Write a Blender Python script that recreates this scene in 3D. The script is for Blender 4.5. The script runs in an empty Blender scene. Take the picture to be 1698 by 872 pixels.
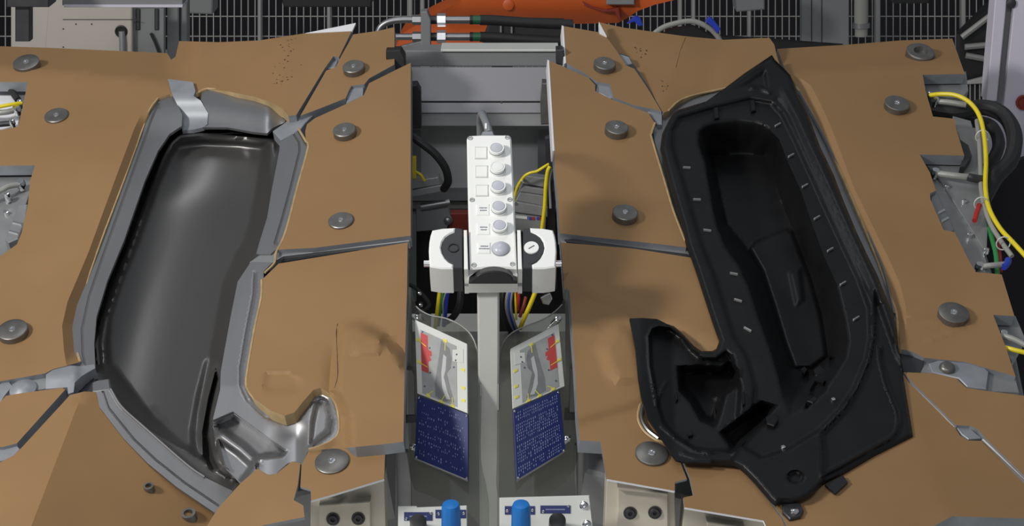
import bpy, math, random
import numpy as np
from mathutils import Vector, Matrix
from mathutils.geometry import delaunay_2d_cdt

random.seed(4)
scene = bpy.context.scene
COL = scene.collection

# ------------------------------------------------------------------ camera
W, H, F = 1698, 872, 3900.0
PITCH = 15.0
cam_data = bpy.data.cameras.new('camera')
cam_data.sensor_width = 36.0
cam_data.lens = F / W * 36.0
cam_data.clip_end = 100
cam = bpy.data.objects.new('camera', cam_data)
COL.objects.link(cam)
CAM = Matrix.Translation((0, -3.77, 1.95)) @ Matrix.Rotation(math.radians(90 - PITCH), 4, 'X')
cam.matrix_world = CAM
scene.camera = cam

# ------------------------------------------------------------------ light
world = bpy.data.worlds.new('hall_light')
scene.world = world
world.use_nodes = True
bg = world.node_tree.nodes['Background']
bg.inputs[0].default_value = (0.86, 0.93, 1.0, 1)
bg.inputs[1].default_value = 0.20

def area(name, loc, target, sx, sy, power, col=(1, .97, .92)):
    d = bpy.data.lights.new(name, 'AREA')
    d.shape = 'RECTANGLE'; d.size = sx; d.size_y = sy; d.energy = power; d.color = col
    o = bpy.data.objects.new(name, d); COL.objects.link(o)
    o.location = loc
    o.rotation_euler = (Vector(target) - Vector(loc)).to_track_quat('-Z', 'Y').to_euler()
    return o
area('area_lamp', (-2.75, -2.15, 2.95), (1.2, 0.1, 1.0), .5, .5, 108)
area('area_lamp', (-0.6, 0.25, 5.2), (-.3, 0.1, 1.0), 2.6, 0.45, 24, (.97, .98, 1))
area('area_lamp', (-0.5, -4.0, 3.7), (-.2, 0.2, 0.9), 2.2, 0.5, 44, (.98, .98, 1))  # added fill lamp above and behind the camera, brightens front-facing parts

vs = scene.view_settings
vs.view_transform = 'Standard'
vs.look = 'None'
vs.exposure = 0.0
vs.gamma = 1.0
vs.use_curve_mapping = False

# ------------------------------------------------------------------ materials
MATS = {}
def mat(name, col, rough=.5, metal=0.0, noise=0.0, nscale=20.0, bump=0.0, bscale=200.0, spec=.5, stretch=None, detail=4):
    m = bpy.data.materials.new(name); m.use_nodes = True
    nt = m.node_tree; b = nt.nodes['Principled BSDF']
    b.inputs['Base Color'].default_value = (*col, 1)
    b.inputs['Roughness'].default_value = rough
    b.inputs['Metallic'].default_value = metal
    b.inputs['Specular IOR Level'].default_value = spec
    if noise or bump:
        tc = nt.nodes.new('ShaderNodeTexCoord'); mp = nt.nodes.new('ShaderNodeMapping')
        if stretch: mp.inputs['Scale'].default_value = stretch
        nt.links.new(tc.outputs['Object'], mp.inputs['Vector'])
    if noise:
        n = nt.nodes.new('ShaderNodeTexNoise'); n.inputs['Scale'].default_value = nscale; n.inputs['Detail'].default_value = detail
        nt.links.new(mp.outputs['Vector'], n.inputs['Vector'])
        r = nt.nodes.new('ShaderNodeValToRGB')
        r.color_ramp.elements[0].position = .3; r.color_ramp.elements[1].position = .7
        r.color_ramp.elements[0].color = (*[c * (1 - noise) for c in col], 1)
        r.color_ramp.elements[1].color = (*[min(1, c * (1 + noise)) for c in col], 1)
        nt.links.new(n.outputs['Fac'], r.inputs['Fac'])
        nt.links.new(r.outputs['Color'], b.inputs['Base Color'])
        mr = nt.nodes.new('ShaderNodeMapRange')
        mr.inputs['To Min'].default_value = rough * .85; mr.inputs['To Max'].default_value = min(1, rough * 1.15)
        nt.links.new(n.outputs['Fac'], mr.inputs['Value']); nt.links.new(mr.outputs['Result'], b.inputs['Roughness'])
    if bump:
        n2 = nt.nodes.new('ShaderNodeTexNoise'); n2.inputs['Scale'].default_value = bscale; n2.inputs['Detail'].default_value = 3
        nt.links.new(mp.outputs['Vector'], n2.inputs['Vector'])
        bp = nt.nodes.new('ShaderNodeBump'); bp.inputs['Strength'].default_value = bump; bp.inputs['Distance'].default_value = .002
        nt.links.new(n2.outputs['Fac'], bp.inputs['Height']); nt.links.new(bp.outputs['Normal'], b.inputs['Normal'])
    MATS[name] = m
    return m
mat('tan', (.282, .167, .077), .52, 0, .09, 3.2, .04, 60, spec=.22)
mat('resin', (.42, .30, .15), .5, 0, .2, 40)
mat('edge_grey', (.27, .285, .31), .45, .25, .12, 30)
mat('edge_white', (.75, .75, .78), .5)
mat('alu', (.32, .32, .33), .42, .9, .07, 8, .03, 90, stretch=(1, .25, 1))
mat('alu_dull', (.30, .305, .31), .45, .5, .10, 20)
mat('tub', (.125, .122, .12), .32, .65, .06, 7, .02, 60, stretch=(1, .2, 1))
mat('steel_disc', (.20, .195, .185), .42, .75, .12, 60)
mat('disc_side', (.30, .20, .13), .45, .4, .1, 40)
mat('chrome', (.85, .85, .86), .15, 1)
mat('dark_steel', (.06, .06, .065), .45, .6, .1, 30)
mat('liner', (.0072, .0074, .0082), .40, 0, .18, 14, .10, 500, spec=.34)
mat('recess_paint', (.55, .56, .56), .5, 0, .05, 6)
mat('front_alu', (.60, .55, .46), .45, .3, .06, 12)
mat('post_grey', (.56, .56, .535), .42, .1, .04, 6)
mat('tab_grey', (.20, .20, .20), .35)
mat('black', (.012, .012, .013), .45)
mat('rubber', (.016, .016, .017), .6)
mat('white', (.88, .89, .87), .42)
mat('offwhite', (.62, .63, .60), .5, 0, .03, 6)
mat('cap_grey', (.52, .53, .60), .28)
mat('charcoal', (.03, .032, .036), .42)
mat('ink', (.08, .10, .16), .6)
mat('beam', (.22, .22, .235), .45, .35, .07, 5)
mat('beam_dark', (.25, .25, .24), .5, .2, .1, 6)
mat('grey_paint', (.21, .215, .22), .5, 0, .05, 6)
mat('cabinet', (.48, .44, .39), .55, 0, .05, 5)
mat('panel_white', (.60, .57, .66), .5, 0, .03, 5)
mat('fence', (.40, .39, .38), .45, .3)
mat('orange', (.55, .10, .018), .45, 0, .06, 5)
mat('red', (.42, .02, .015), .45)
mat('red_dark', (.22, .025, .015), .5)
mat('yellow', (.78, .62, .015), .4, 0, .05, 60)
mat('blue', (.02, .05, .45), .4)
mat('knob_blue', (.005, .16, .52), .38)
mat('plate_blue', (.018, .028, .13), .4)
mat('text_blue', (.22, .26, .42), .5)
mat('green', (.03, .22, .06), .45)
mat('green_dark', (.012, .09, .04), .45)
mat('tube_grey', (.30, .30, .28), .35)
mat('photo_grey', (.33, .34, .34), .6, 0, .08, 60)
mat('photo_dark', (.20, .205, .21), .6, 0, .1, 60)
mat('photo_light', (.48, .49, .49), .6)
mat('print_red', (.50, .06, .06), .6)
mat('print_yellow', (.75, .70, .08), .6)
mat('floor', (.60, .60, .57), .6, 0, .1, 3)
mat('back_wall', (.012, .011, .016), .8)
mat('dirt', (.05, .03, .015), .5)
def glassy(name, col, alpha, rough=.12):
    m = bpy.data.materials.new(name); m.use_nodes = True
    nt = m.node_tree
    for n in list(nt.nodes):
        if n.type != 'OUTPUT_MATERIAL': nt.nodes.remove(n)
    out = [n for n in nt.nodes if n.type == 'OUTPUT_MATERIAL'][0]
    tr = nt.nodes.new('ShaderNodeBsdfTransparent'); tr.inputs[0].default_value = (.80, .81, .78, 1)
    gl = nt.nodes.new('ShaderNodeBsdfGlossy'); gl.inputs['Roughness'].default_value = rough; gl.inputs['Color'].default_value = (*col, 1)
    df = nt.nodes.new('ShaderNodeBsdfDiffuse'); df.inputs[0].default_value = (.5, .5, .47, 1)
    mx = nt.nodes.new('ShaderNodeMixShader'); mx.inputs[0].default_value = alpha
    mx2 = nt.nodes.new('ShaderNodeMixShader'); mx2.inputs[0].default_value = .05
    nt.links.new(tr.outputs[0], mx.inputs[1]); nt.links.new(gl.outputs[0], mx.inputs[2])
    nt.links.new(mx.outputs[0], mx2.inputs[1]); nt.links.new(df.outputs[0], mx2.inputs[2])
    nt.links.new(mx2.outputs[0], out.inputs[0])
    MATS[name] = m
glassy('acrylic', (.9, .9, .9), .07)

# ------------------------------------------------------------------ frames: a plane in the room, measured from the photograph
def ray(px, py):
    return Vector(((px - W / 2) / F, -(py - H / 2) / F, -1.0))

class Frame:
    def __init__(s, px, py, depth, n, x=(1, 0, 0)):
        s.n = Vector(n).normalized()
        s.o = ray(px, py) * depth
        xc = Vector(x); s.x = (xc - s.n * xc.dot(s.n)).normalized()
        s.y = s.n.cross(s.x)
        m = Matrix.Identity(4)
        for i in range(3):
            m[i][0] = s.x[i]; m[i][1] = s.y[i]; m[i][2] = s.n[i]; m[i][3] = s.o[i]
        s.M = CAM @ m
        s.k = depth / F                       # metres per pixel at the origin
    def P(s, px, py, h=0.0):                  # pixel seen + height (mm) above the plane -> local point (m)
        h = h / 1000.0
        d = ray(px, py)
        t = (s.n.dot(s.o) + h) / s.n.dot(d)
        p = d * t - s.o
        return Vector((p.dot(s.x), p.dot(s.y), h))
    def PV(s, px, py, h):
        h = np.asarray(h) / 1000.0
        d = np.stack([(px - W / 2) / F, -(py - H / 2) / F, -np.ones_like(px)], 1)
        n = np.array(s.n); o = np.array(s.o)
        t = (n @ o + h) / (d @ n)
        p = d * t[:, None] - o
        return np.stack([p @ np.array(s.x), p @ np.array(s.y), h], 1)

VN = (0, -math.sin(math.radians(PITCH)), math.cos(math.radians(PITCH)))   # a vertical plane facing the camera side
def vframe(px, py, depth): return Frame(px, py, depth, VN)

# ------------------------------------------------------------------ object helpers
def thing(name, label, cat, frame=None, group=None, kind=None):
    o = bpy.data.objects.new(name, None); COL.objects.link(o)
    o.empty_display_size = .05
    if frame: o.matrix_world = frame.M
    o['label'] = label; o['category'] = cat
    if group: o['group'] = group
    if kind: o['kind'] = kind
    return o
def tag(o, label, cat, group=None):
    o['label'] = label; o['category'] = cat
    if group: o['group'] = group
    return o
def link(name, verts, faces, mats, parent=None, frame=None, smooth=35, fm=None):
    me = bpy.data.meshes.new(name)
    me.from_pydata([tuple(v) for v in verts], [], faces)
    for m in (mats if isinstance(mats, (list, tuple)) else [mats]): me.materials.append(MATS[m])
    if fm is not None: me.polygons.foreach_set('material_index', fm)
    me.validate(); me.update()
    if smooth:
        me.polygons.foreach_set('use_smooth', [True] * len(me.polygons))
        me.set_sharp_from_angle(angle=math.radians(smooth))
    o = bpy.data.objects.new(name, me); COL.objects.link(o)
    if parent: o.parent = parent
    elif frame: o.matrix_world = frame.M
    return o
def area2(p):
    return sum(a[0] * b[1] - b[0] * a[1] for a, b in zip(p, p[1:] + p[:1])) / 2
class MB:
    """collects shapes of one part"""
    def __init__(s): s.v = []; s.f = []; s.m = []
    def add(s, v, f, m=0):
        b = len(s.v); s.v += [tuple(q) for q in v]; s.f += [[i + b for i in q] for q in f]; s.m += [m] * len(f); return s
    def prism_local(s, pts, z1, z0, m=0, ms=None, taper=1.0, bev=0.0):
        """polygon of local xy points extruded from z1 (top) down to z0"""
        pts = [(p[0], p[1]) for p in pts]
        if area2(pts) < 0: pts = pts[::-1]
        n = len(pts)
        if bev:
            ins = inset(pts, bev)
            rings = [([(x, y, z1) for x, y in ins]), ([(x, y, z1 - bev) for x, y in pts]), ([(x, y, z0) for x, y in pts])]
        else:
            rings = [([(x, y, z1) for x, y in pts]), ([(x, y, z0) for x, y in pts])]
        v = [q for r in rings for q in r]
        b = len(s.v); s.v += v
        s.f.append([b + i for i in range(n)]); s.m.append(m)
        for k in range(len(rings) - 1):
            for i in range(n):
                j = (i + 1) % n
                s.f.append([b + k * n + i, b + (k + 1) * n + i, b + (k + 1) * n + j, b + k * n + j]); s.m.append(m if ms is None else ms)
        s.f.append([b + (len(rings) - 1) * n + i for i in range(n)][::-1]); s.m.append(m if ms is None else ms)
        return s
    def prism(s, fr, poly, h1, h0, m=0, ms=None, bev=0.0):
        return s.prism_local([fr.P(x, y, h1) for x, y in poly], h1 / 1000, h0 / 1000, m, ms, bev=bev / 1000)
    def rect(s, fr, x0, y0, x1, y1, h1, h0, m=0, bev=0.0):
        return s.prism(fr, [(x0, y0), (x1, y0), (x1, y1), (x0, y1)], h1, h0, m, bev=bev)
    def cyl(s, c, r, z1, z0, m=0, seg=24, r0=None, ms=None, bev=0.0):
        r0 = r if r0 is None else r0
        prof = [(r, z1), (r0, z0)] if not bev else [(r - bev, z1), (r, z1 - bev), (r0, z0)]
        return s.lathe(c, prof, m, seg, ms)
    def lathe(s, c, prof, m=0, seg=24, ms=None):
        b = len(s.v)
        for r, z in prof:
            for i in range(seg):
                a = 2 * math.pi * i / seg
                s.v.append((c[0] + r * math.cos(a), c[1] + r * math.sin(a), z))
        s.f.append([b + i for i in range(seg)]); s.m.append(m)
        for k in range(len(prof) - 1):
            for i in range(seg):
                j = (i + 1) % seg
                s.f.append([b + k * seg + i, b + (k + 1) * seg + i, b + (k + 1) * seg + j, b + k * seg + j]); s.m.append(m if ms is None else ms)
        s.f.append([b + (len(prof) - 1) * seg + i for i in range(seg)][::-1]); s.m.append(m if ms is None else ms)
        return s
    def tube(s, pts, r, m=0, seg=8, smooth=True, sub=5):
        pts = [Vector(p) for p in pts]
        rr = r if isinstance(r, (list, tuple)) else [r] * len(pts)
        if smooth and len(pts) > 2:
            out = []; ro = []
            ext = [pts[0] * 2 - pts[1]] + pts + [pts[-1] * 2 - pts[-2]]
            for i in range(1, len(ext) - 2):
                p0, p1, p2, p3 = ext[i - 1:i + 3]
                for k in range(sub):
                    t = k / sub
                    out.append(.5 * ((2 * p1) + (p2 - p0) * t + (2 * p0 - 5 * p1 + 4 * p2 - p3) * t * t + (3 * p1 - p0 - 3 * p2 + p3) * t ** 3))
                    ro.append(rr[i - 1] * (1 - t) + rr[i] * t)
            out.append(pts[-1]); ro.append(rr[-1])
            pts, rr = out, ro
        b = len(s.v)
        d0 = (pts[1] - pts[0]).normalized()
        u = d0.orthogonal().normalized()
        n = len(pts)
        for i, p in enumerate(pts):
            d = ((pts[min(i + 1, n - 1)] - pts[max(i - 1, 0)])).normalized()
            u = (u - d * u.dot(d)).normalized(); w = d.cross(u)
            for k in range(seg):
                a = 2 * math.pi * k / seg
                s.v.append(tuple(p + (u * math.cos(a) + w * math.sin(a)) * rr[i]))
        for i in range(n - 1):
            for k in range(seg):
                k2 = (k + 1) % seg
                s.f.append([b + i * seg + k, b + i * seg + k2, b + (i + 1) * seg + k2, b + (i + 1) * seg + k]); s.m.append(m)
        s.f.append([b + k for k in range(seg)][::-1]); s.m.append(m)
        s.f.append([b + (n - 1) * seg + k for k in range(seg)]); s.m.append(m)
        return s
    def box(s, c, size, m=0):
        x, y, z = [q / 2 for q in size]
        return s.prism_local([(c[0] - x, c[1] - y), (c[0] + x, c[1] - y), (c[0] + x, c[1] + y), (c[0] - x, c[1] + y)], c[2] + z, c[2] - z, m)
    def build(s, name, mats, parent=None, frame=None, smooth=35):
        return link(name, s.v, s.f, mats, parent, frame, smooth, s.m)
def inset(pts, d):
    out = []; n = len(pts)
    for i in range(n):
        a, b, c = Vector(pts[i - 1]), Vector(pts[i]), Vector(pts[(i + 1) % n])
        e1 = (b - a).normalized(); e2 = (c - b).normalized()
        n1 = Vector((-e1.y, e1.x)); n2 = Vector((-e2.y, e2.x))
        k = (n1 + n2)
        l = k.length
        if l < 1e-4: out.append(tuple(b)); continue
        k = k / l
        q = b + k * min(d / max(k.dot(n1), .35), 2.5 * d)
        out.append((q.x, q.y))
    return out
def copy_tree(o, parent=None):
    c = o.copy(); COL.objects.link(c)
    if parent: c.parent = parent
    for ch in list(o.children): copy_tree(ch, c)
    return c

# ------------------------------------------------------------------ relief helpers (all distances in photo pixels, heights in mm)
def seg_dist(poly, x, y, closed=True):
    pts = np.array(poly, float)
    a = pts if closed else pts[:-1]
    b = np.roll(pts, -1, 0) if closed else pts[1:]
    best = np.full(x.shape, 1e9)
    for (ax, ay), (bx, by) in zip(a, b):
        dx, dy = bx - ax, by - ay
        L = dx * dx + dy * dy + 1e-9
        t = np.clip(((x - ax) * dx + (y - ay) * dy) / L, 0, 1)
        best = np.minimum(best, np.hypot(x - ax - t * dx, y - ay - t * dy))
    return best
def inside(poly, x, y):
    r = np.zeros(x.shape, bool)
    n = len(poly)
    for i in range(n):
        x0, y0 = poly[i]; x1, y1 = poly[(i + 1) % n]
        if y0 == y1: continue
        c = ((y0 > y) != (y1 > y)) & (x < (x1 - x0) * (y - y0) / (y1 - y0) + x0)
        r ^= c
    return r
def sd(poly, x, y):
    d = seg_dist(poly, x, y); return np.where(inside(poly, x, y), d, -d)
def ss(t):
    t = np.clip(t, 0, 1); return t * t * (3 - 2 * t)
def half(p, q, ref, x, y):
    """distance to the line pq, positive on the side of ref"""
    dx, dy = q[0] - p[0], q[1] - p[1]; L = math.hypot(dx, dy)
    f = lambda a, b: ((a - p[0]) * -dy + (b - p[1]) * dx) / L
    s = 1 if f(ref[0], ref[1]) > 0 else -1
    return f(x, y) * s
def densify(poly, step, closed=True):
    out = []
    n = len(poly)
    for i in range(n if closed else n - 1):
        a, b = poly[i], poly[(i + 1) % n]
        k = max(1, int(round(math.hypot(b[0] - a[0], b[1] - a[1]) / step)))
        for j in range(k): out.append((a[0] + (b[0] - a[0]) * j / k, a[1] + (b[1] - a[1]) * j / k))
    if not closed: out.append(poly[-1])
    return out
def par(line, d):
    out = []; n = len(line)
    for i in range(n):
        a = line[max(i - 1, 0)]; b = line[min(i + 1, n - 1)]
        dx, dy = b[0] - a[0], b[1] - a[1]; L = math.hypot(dx, dy) + 1e-9
        out.append((line[i][0] - dy / L * d, line[i][1] + dx / L * d))
    return out
def loops(poly, *ds):
    n = len(poly); q = poly[-2:] + poly + poly[:2]
    return [par(q, d)[2:n + 3] for d in ds]
def pars(line, *ds): return [par(line, d) for d in ds]
def spline(poly, closed=True, sub=4):
    """Catmull-Rom through the points"""
    n = len(poly); out = []
    for i in range(n if closed else n - 1):
        g = (lambda k: poly[k % n]) if closed else (lambda k: poly[max(0, min(n - 1, k))])
        p0, p1, p2, p3 = g(i - 1), g(i), g(i + 1), g(i + 2)
        for k in range(sub):
            t = k / sub
            out.append(tuple(.5 * (2 * p1[c] + (p2[c] - p0[c]) * t + (2 * p0[c] - 5 * p1[c] + 4 * p2[c] - p3[c]) * t * t + (3 * p1[c] - p0[c] - 3 * p2[c] + p3[c]) * t ** 3) for c in (0, 1)))
    if not closed: out.append(poly[-1])
    return out

def relief(name, fr, outline, hf, mats, parent, step=10, T=20, creases=(), side=None, smooth=30, frame=None, shell=True):
    """sheet with thickness T whose top follows hf; the sides take mats[1], or mats[2] where side(x, y) is true"""
    ol = densify(outline, step)
    xs = [p[0] for p in ol]; ys = [p[1] for p in ol]
    pts = [Vector(p) for p in ol]
    edges = [(i, (i + 1) % len(ol)) for i in range(len(ol))]
    allc = []
    for c in creases:
        c = [p for p in densify(c, step, False)]
        b = len(pts)
        arr = np.array(c); ins = sd(ol, arr[:, 0], arr[:, 1])
        keep = [p for p, q in zip(c, ins) if q > .5]
        if len(keep) < 2: continue
        pts += [Vector(p) for p in keep]
        edges += [(b + i, b + i + 1) for i in range(len(keep) - 1)]
        allc.append(keep)
    gx, gy = np.meshgrid(np.arange(min(xs), max(xs), step), np.arange(min(ys), max(ys), step * .87))
    gx[1::2] += step / 2
    gx = gx.ravel(); gy = gy.ravel()
    k = sd(ol, gx, gy) > step * .55
    for c in allc:
        k &= seg_dist(c, gx, gy, False) > step * .55
    pts += [Vector(p) for p in zip(gx[k], gy[k])]
    rv, re, rf, *_ = delaunay_2d_cdt(pts, edges, [], 1, 1e-4)
    X = np.array([p.x for p in rv]); Y = np.array([p.y for p in rv])
    h = np.zeros_like(X) + hf(X, Y)
    top = fr.PV(X, Y, h)
    n = len(top)
    bot = top.copy(); bot[:, 2] -= T / 1000
    faces = []; cnt = {}
    for f in rf:
        f = list(f)
        if (X[f[1]] - X[f[0]]) * (Y[f[2]] - Y[f[0]]) - (Y[f[1]] - Y[f[0]]) * (X[f[2]] - X[f[0]]) > 0: f = f[::-1]
        faces.append(f)
        for i in range(3):
            e = (f[i], f[(i + 1) % 3]); cnt[e] = 1
    fm = [0] * len(faces)
    base = list(faces)
    bd = [(a, b) for (a, b) in cnt if (b, a) not in cnt]
    if side is not None and bd:
        mx = np.array([(X[a] + X[b]) / 2 for a, b in bd]); my = np.array([(Y[a] + Y[b]) / 2 for a, b in bd])
        flag = side(mx, my)
    else: flag = [False] * len(bd)
    for (a, b), q in zip(bd, flag):
        faces.append([a, a + n, b + n, b]); fm.append(2 if q else 1)
    for f in (base if shell else ()):
        faces.append([i + n for i in f[::-1]]); fm.append(1)
    if len(mats) == 1: fm = [0] * len(fm)
    elif len(mats) == 2: fm = [min(q, 1) for q in fm]
    return link(name, np.concatenate([top, bot]), faces, mats, parent, frame, smooth, fm)

# ================================================================== THE ROOM
def world_box(name, lo, hi, m, kind='structure'):
    b = MB().prism_local([(lo[0], lo[1]), (hi[0], lo[1]), (hi[0], hi[1]), (lo[0], hi[1])], hi[2], lo[2])
    o = b.build(name, [m], smooth=0)
    o['kind'] = kind
    return o
world_box('floor', (-6, -6, -.1), (6, 9, 0), 'floor')
world_box('wall_back', (-6, 7.5, 0), (6, 7.6, 6), 'back_wall')

# ================================================================== LEFT FIXTURE (empty, bare metal recess)
FL = Frame(430, 436, 3.93, (-.10, .757, .643))
FR = Frame(1200, 436, 3.93, (.09, .757, .643))
fixL = thing('moulding_fixture', 'tan surfaced moulding fixture with an empty bare metal recess', 'fixture', FL, 'twin moulding fixtures')
fixR = thing('moulding_fixture', 'tan surfaced moulding fixture with a black moulded liner lying in it', 'fixture', FR, 'twin moulding fixtures')

# opening of the left recess: where panel edges are finished with resin
openL = [(478, 192), (468, 180), (448, 169), (420, 160), (380, 152), (345, 147), (330, 153), (318, 160), (282, 156), (262, 163), (248, 182), (236, 214),
         (205, 300), (160, 420), (134, 500), (124, 545), (126, 575), (133, 600), (150, 648), (164, 650), (169, 675), (210, 728), (249, 767), (297, 806), (357, 846),
         (384, 813), (425, 777), (447, 786), (460, 782), (480, 766), (500, 745), (512, 745), (527, 741), (548, 732), (561, 719), (562, 696), (557, 671), (548, 653), (532, 643), (520, 646),
         (504, 664), (488, 684), (472, 689), (449, 681), (422, 661), (409, 641), (410, 616), (422, 545), (433, 494), (434, 464), (439, 452), (455, 436), (458, 418), (469, 397), (479, 366),
         (493, 311), (511, 245), (507, 234), (494, 212)]
near_open = lambda x, y: seg_dist(openL, x, y) < 5

def puck(parent, fr, px, py, rpx, h=14, hole=False, z=0.0):
    c = fr.P(px, py, h + z)
    r = rpx * fr.k * 1.0
    b = MB()
    if hole:
        b.lathe(c, [(r * .42, (h + z - 9) / 1000), (r * .5, (h + z) / 1000), (r * .92, (h + z) / 1000), (r, (h + z - 2) / 1000), (r, (z - 4) / 1000)], 0, 32)
    else:
        b.lathe(c, [(r * .2, (h + z) / 1000), (r * .93, (h + z) / 1000), (r, (h + z - 1.2) / 1000), (r, (h + z - 2.5) / 1000), (r, (z - 4) / 1000)], 0, 32)
    o = b.build('magnet_disc', ['steel_disc'], parent)
    if not hole:
        q = MB().lathe(c, [(r * .10, (h + z + .2) / 1000), (r * .12, (h + z + 1.4) / 1000), (r * .22, (h + z + 1.2) / 1000), (r * .25, (h + z - .5) / 1000)], 0, 12)
        q.build('disc_screw', ['chrome'], o)
    return o

# --- tan panels
A = [(-25, 76), (76, 79), (277, 88), (284, 99), (291, 94), (297, 68), (362, 70), (430, 67), (507, 55), (584, 50), (580, 58), (562, 95), (553, 93), (538, 114), (491, 191)] + openL[:18] + \
    [(112, 606), (88, 612), (75, 619), (0, 632), (-25, 637), (-25, 432), (0, 425), (28, 405), (36, 385), (46, 340), (50, 300), (58, 274), (-25, 275), (-25, 218), (0, 216), (30, 210), (38, 175), (46, 136), (-25, 136)]
chamL = [(330, 140), (262, 148), (246, 163), (222, 215), (190, 300), (146, 420), (112, 500), (103, 540), (106, 580), (110, 604), (200, 640), (340, 320)]
def hA(x, y):
    h = -1.1 * np.clip(half((48, 116), (268, 137), (150, 60), x, y), 0, 80)          # upper strip falls away to the back
    h = h * ss((330 - x) / 60)
    h = h - .95 * np.clip(sd(chamL, x, y), 0, 26) * ss((250 - x) / 14)
    h = h + .22 * np.clip(half((365, 132), (432, 66), (460, 140), x, y), 0, 34) * ss((x - 330) / 40) - .12 * np.clip(x - 470, 0, 40)
    return h
relief('surface_panel', FL, A, hA, ['tan', 'edge_grey', 'resin'], fixL, 9, 22, [[(48, 116), (268, 137)], chamL[1:10], [(365, 132), (432, 66)]], near_open)
# curled white top lip
MB().prism(FL, [(506, 55), (590, 38), (584, 51)], 4, 0).build('panel_lip', ['edge_white'], fixL)
B = [(586, 57), (628, 51), (654, 45), (654, 107), (612, 130), (604, 140), (583, 142), (578, 151), (573, 163), (530, 180), (498, 192), (541, 117), (557, 111), (564, 96)]
relief('surface_panel', FL, B, lambda x, y: 0 * x, ['tan', 'edge_grey'], fixL, 14, 24)
C = [(681, 104), (654, 117), (612, 138), (603, 158), (575, 172), (522, 196), (509, 206), (506, 218)] + [(507, 234), (511, 245), (493, 311), (479, 366), (469, 397), (459, 414)] + [(520, 411), (678, 391), (681, 391)]
relief('surface_panel', FL, C, lambda x, y: 0 * x, ['tan', 'edge_grey', 'resin'], fixL, 16, 24, (), near_open)
D = [(462, 437), (560, 421), (676, 402), (675, 480), (671, 600), (669, 732), (640, 736), (560, 744), (512, 746)] + openL[32:50]
bumpD = [(545, 648), (549, 595), (553, 565), (562, 542), (575, 532), (595, 529), (615, 535), (640, 550), (668, 578), (700, 640), (700, 760), (570, 760), (566, 690)]
def hD(x, y):
    h = 24 * ss(sd(bumpD, x, y) / 20)
    h = h + 9 * ss(sd([(585, 560), (640, 545), (634, 592), (575, 590)], x, y) / 9) * .6
    h = h - 5 * ss(sd([(440, 620), (452, 614), (478, 617), (508, 636), (495, 650), (462, 651), (436, 646)], x, y) / 4)
    h = h + 8 * ss(half((430, 610), (545, 545), (500, 640), x, y) / 60) * ss((560 - x) / 30)
    return h
relief('surface_panel', FL, D, hD, ['tan', 'edge_grey', 'resin'], fixL, 7, 22, [bumpD[:9]], near_open)
E = [(512, 748), (560, 739), (639, 729), (637, 794), (548, 821), (516, 830), (515, 812), (498, 807), (500, 770)]
relief('surface_panel', FL, E, lambda x, y: 2 + 0 * x, ['tan', 'edge_grey', 'edge_white'], fixL, 16, 4, (), lambda x, y: (y > 792) & (x > 515))
F1 = [(-25, 670), (0, 667), (10, 656), (40, 651), (103, 643), (108, 646), (28, 735), (5, 741), (-25, 741)]
relief('surface_panel', FL, F1, lambda x, y: 0 * x, ['tan', 'edge_grey'], fixL, 16, 22)
F2 = [(-25, 778), (5, 764), (22, 755), (36, 742), (116, 655), (140, 649), (164, 650), (169, 675), (210, 728), (249, 767), (297, 806), (357, 846), (335, 895), (-25, 895)]
hF2 = lambda x, y: -.50 * np.clip(half((137, 650), (52, 872), (250, 850), x, y), 0, 300)
relief('surface_panel', FL, F2, hF2, ['tan', 'edge_grey', 'resin'], fixL, 14, 22, [[(137, 650), (52, 872)]], near_open)
G = [(338, 880), (361, 843), (400, 800), (427, 777), (447, 788), (460, 784), (484, 765), (498, 768), (494, 803), (487, 829), (503, 838), (505, 857), (440, 870), (400, 880)]
relief('surface_panel', FL, G, lambda x, y: 0 * x, ['tan', 'edge_grey', 'resin'], fixL, 14, 6, (), near_open)
# resin bead along the opening
def bead(fr, parent, poly, hfn, r=2.2, name='resin_edge', m='resin'):
    MB().tube([fr.P(x, y, hfn(x, y)) for x, y in poly], r / 1000, seg=6, sub=3).build(name, [m], parent)
def h1(f): return lambda x, y: float(f(np.array([float(x)]), np.array([float(y)]))[0])
bead(FL, fixL, openL[9:18], lambda x, y: h1(hA)(x, y) - 1)
bead(FL, fixL, openL[:8], lambda x, y: -1)
bead(FL, fixL, openL[50:59], lambda x, y: -1)
bead(FL, fixL, openL[31:50], lambda x, y: -1)
bead(FL, fixL, openL[20:25], lambda x, y: h1(hF2)(x, y) - 1)

# --- the recess
def two_level(line, up):       # fine step along the flange
    return lambda x, y: up * ss(seg_dist(line, x, y, False) / 2.0)
LFl = [(256, 160), (242, 182), (230, 214), (199, 300), (154, 420), (127, 500), (117, 545), (119, 575), (128, 607), (158, 608), (156, 570), (160, 525), (178, 465), (205, 400), (240, 300), (262, 250), (281, 222), (301, 209), (302, 190), (292, 168), (280, 156)]
g1 = [(262, 172), (250, 200), (240, 230), (215, 300), (172, 420), (148, 490), (136, 545), (137, 585), (141, 607)]
relief('recess_flange', FL, LFl, lambda x, y: -18 + 11 * ss((230 - y) / 60) + 2.2 * ss((seg_dist(g1, x, y, False)) / 1.6), ['alu'], fixL, 5, 5, pars(g1, -2.2, 0, 2.2))
TF = [(345, 146), (349, 150), (388, 153), (423, 158), (463, 173), (476, 190), (472, 203), (452, 212), (443, 221), (421, 219), (377, 211), (336, 211), (345, 207), (346, 187), (333, 165), (336, 150)]
relief('recess_flange', FL, TF, lambda x, y: -3 - 11 * ss((y - (.16 * (x - 345) + 172)) / 40) - 12 * ss((x - 440) / 30), ['alu'], fixL, 5, 5)
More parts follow.
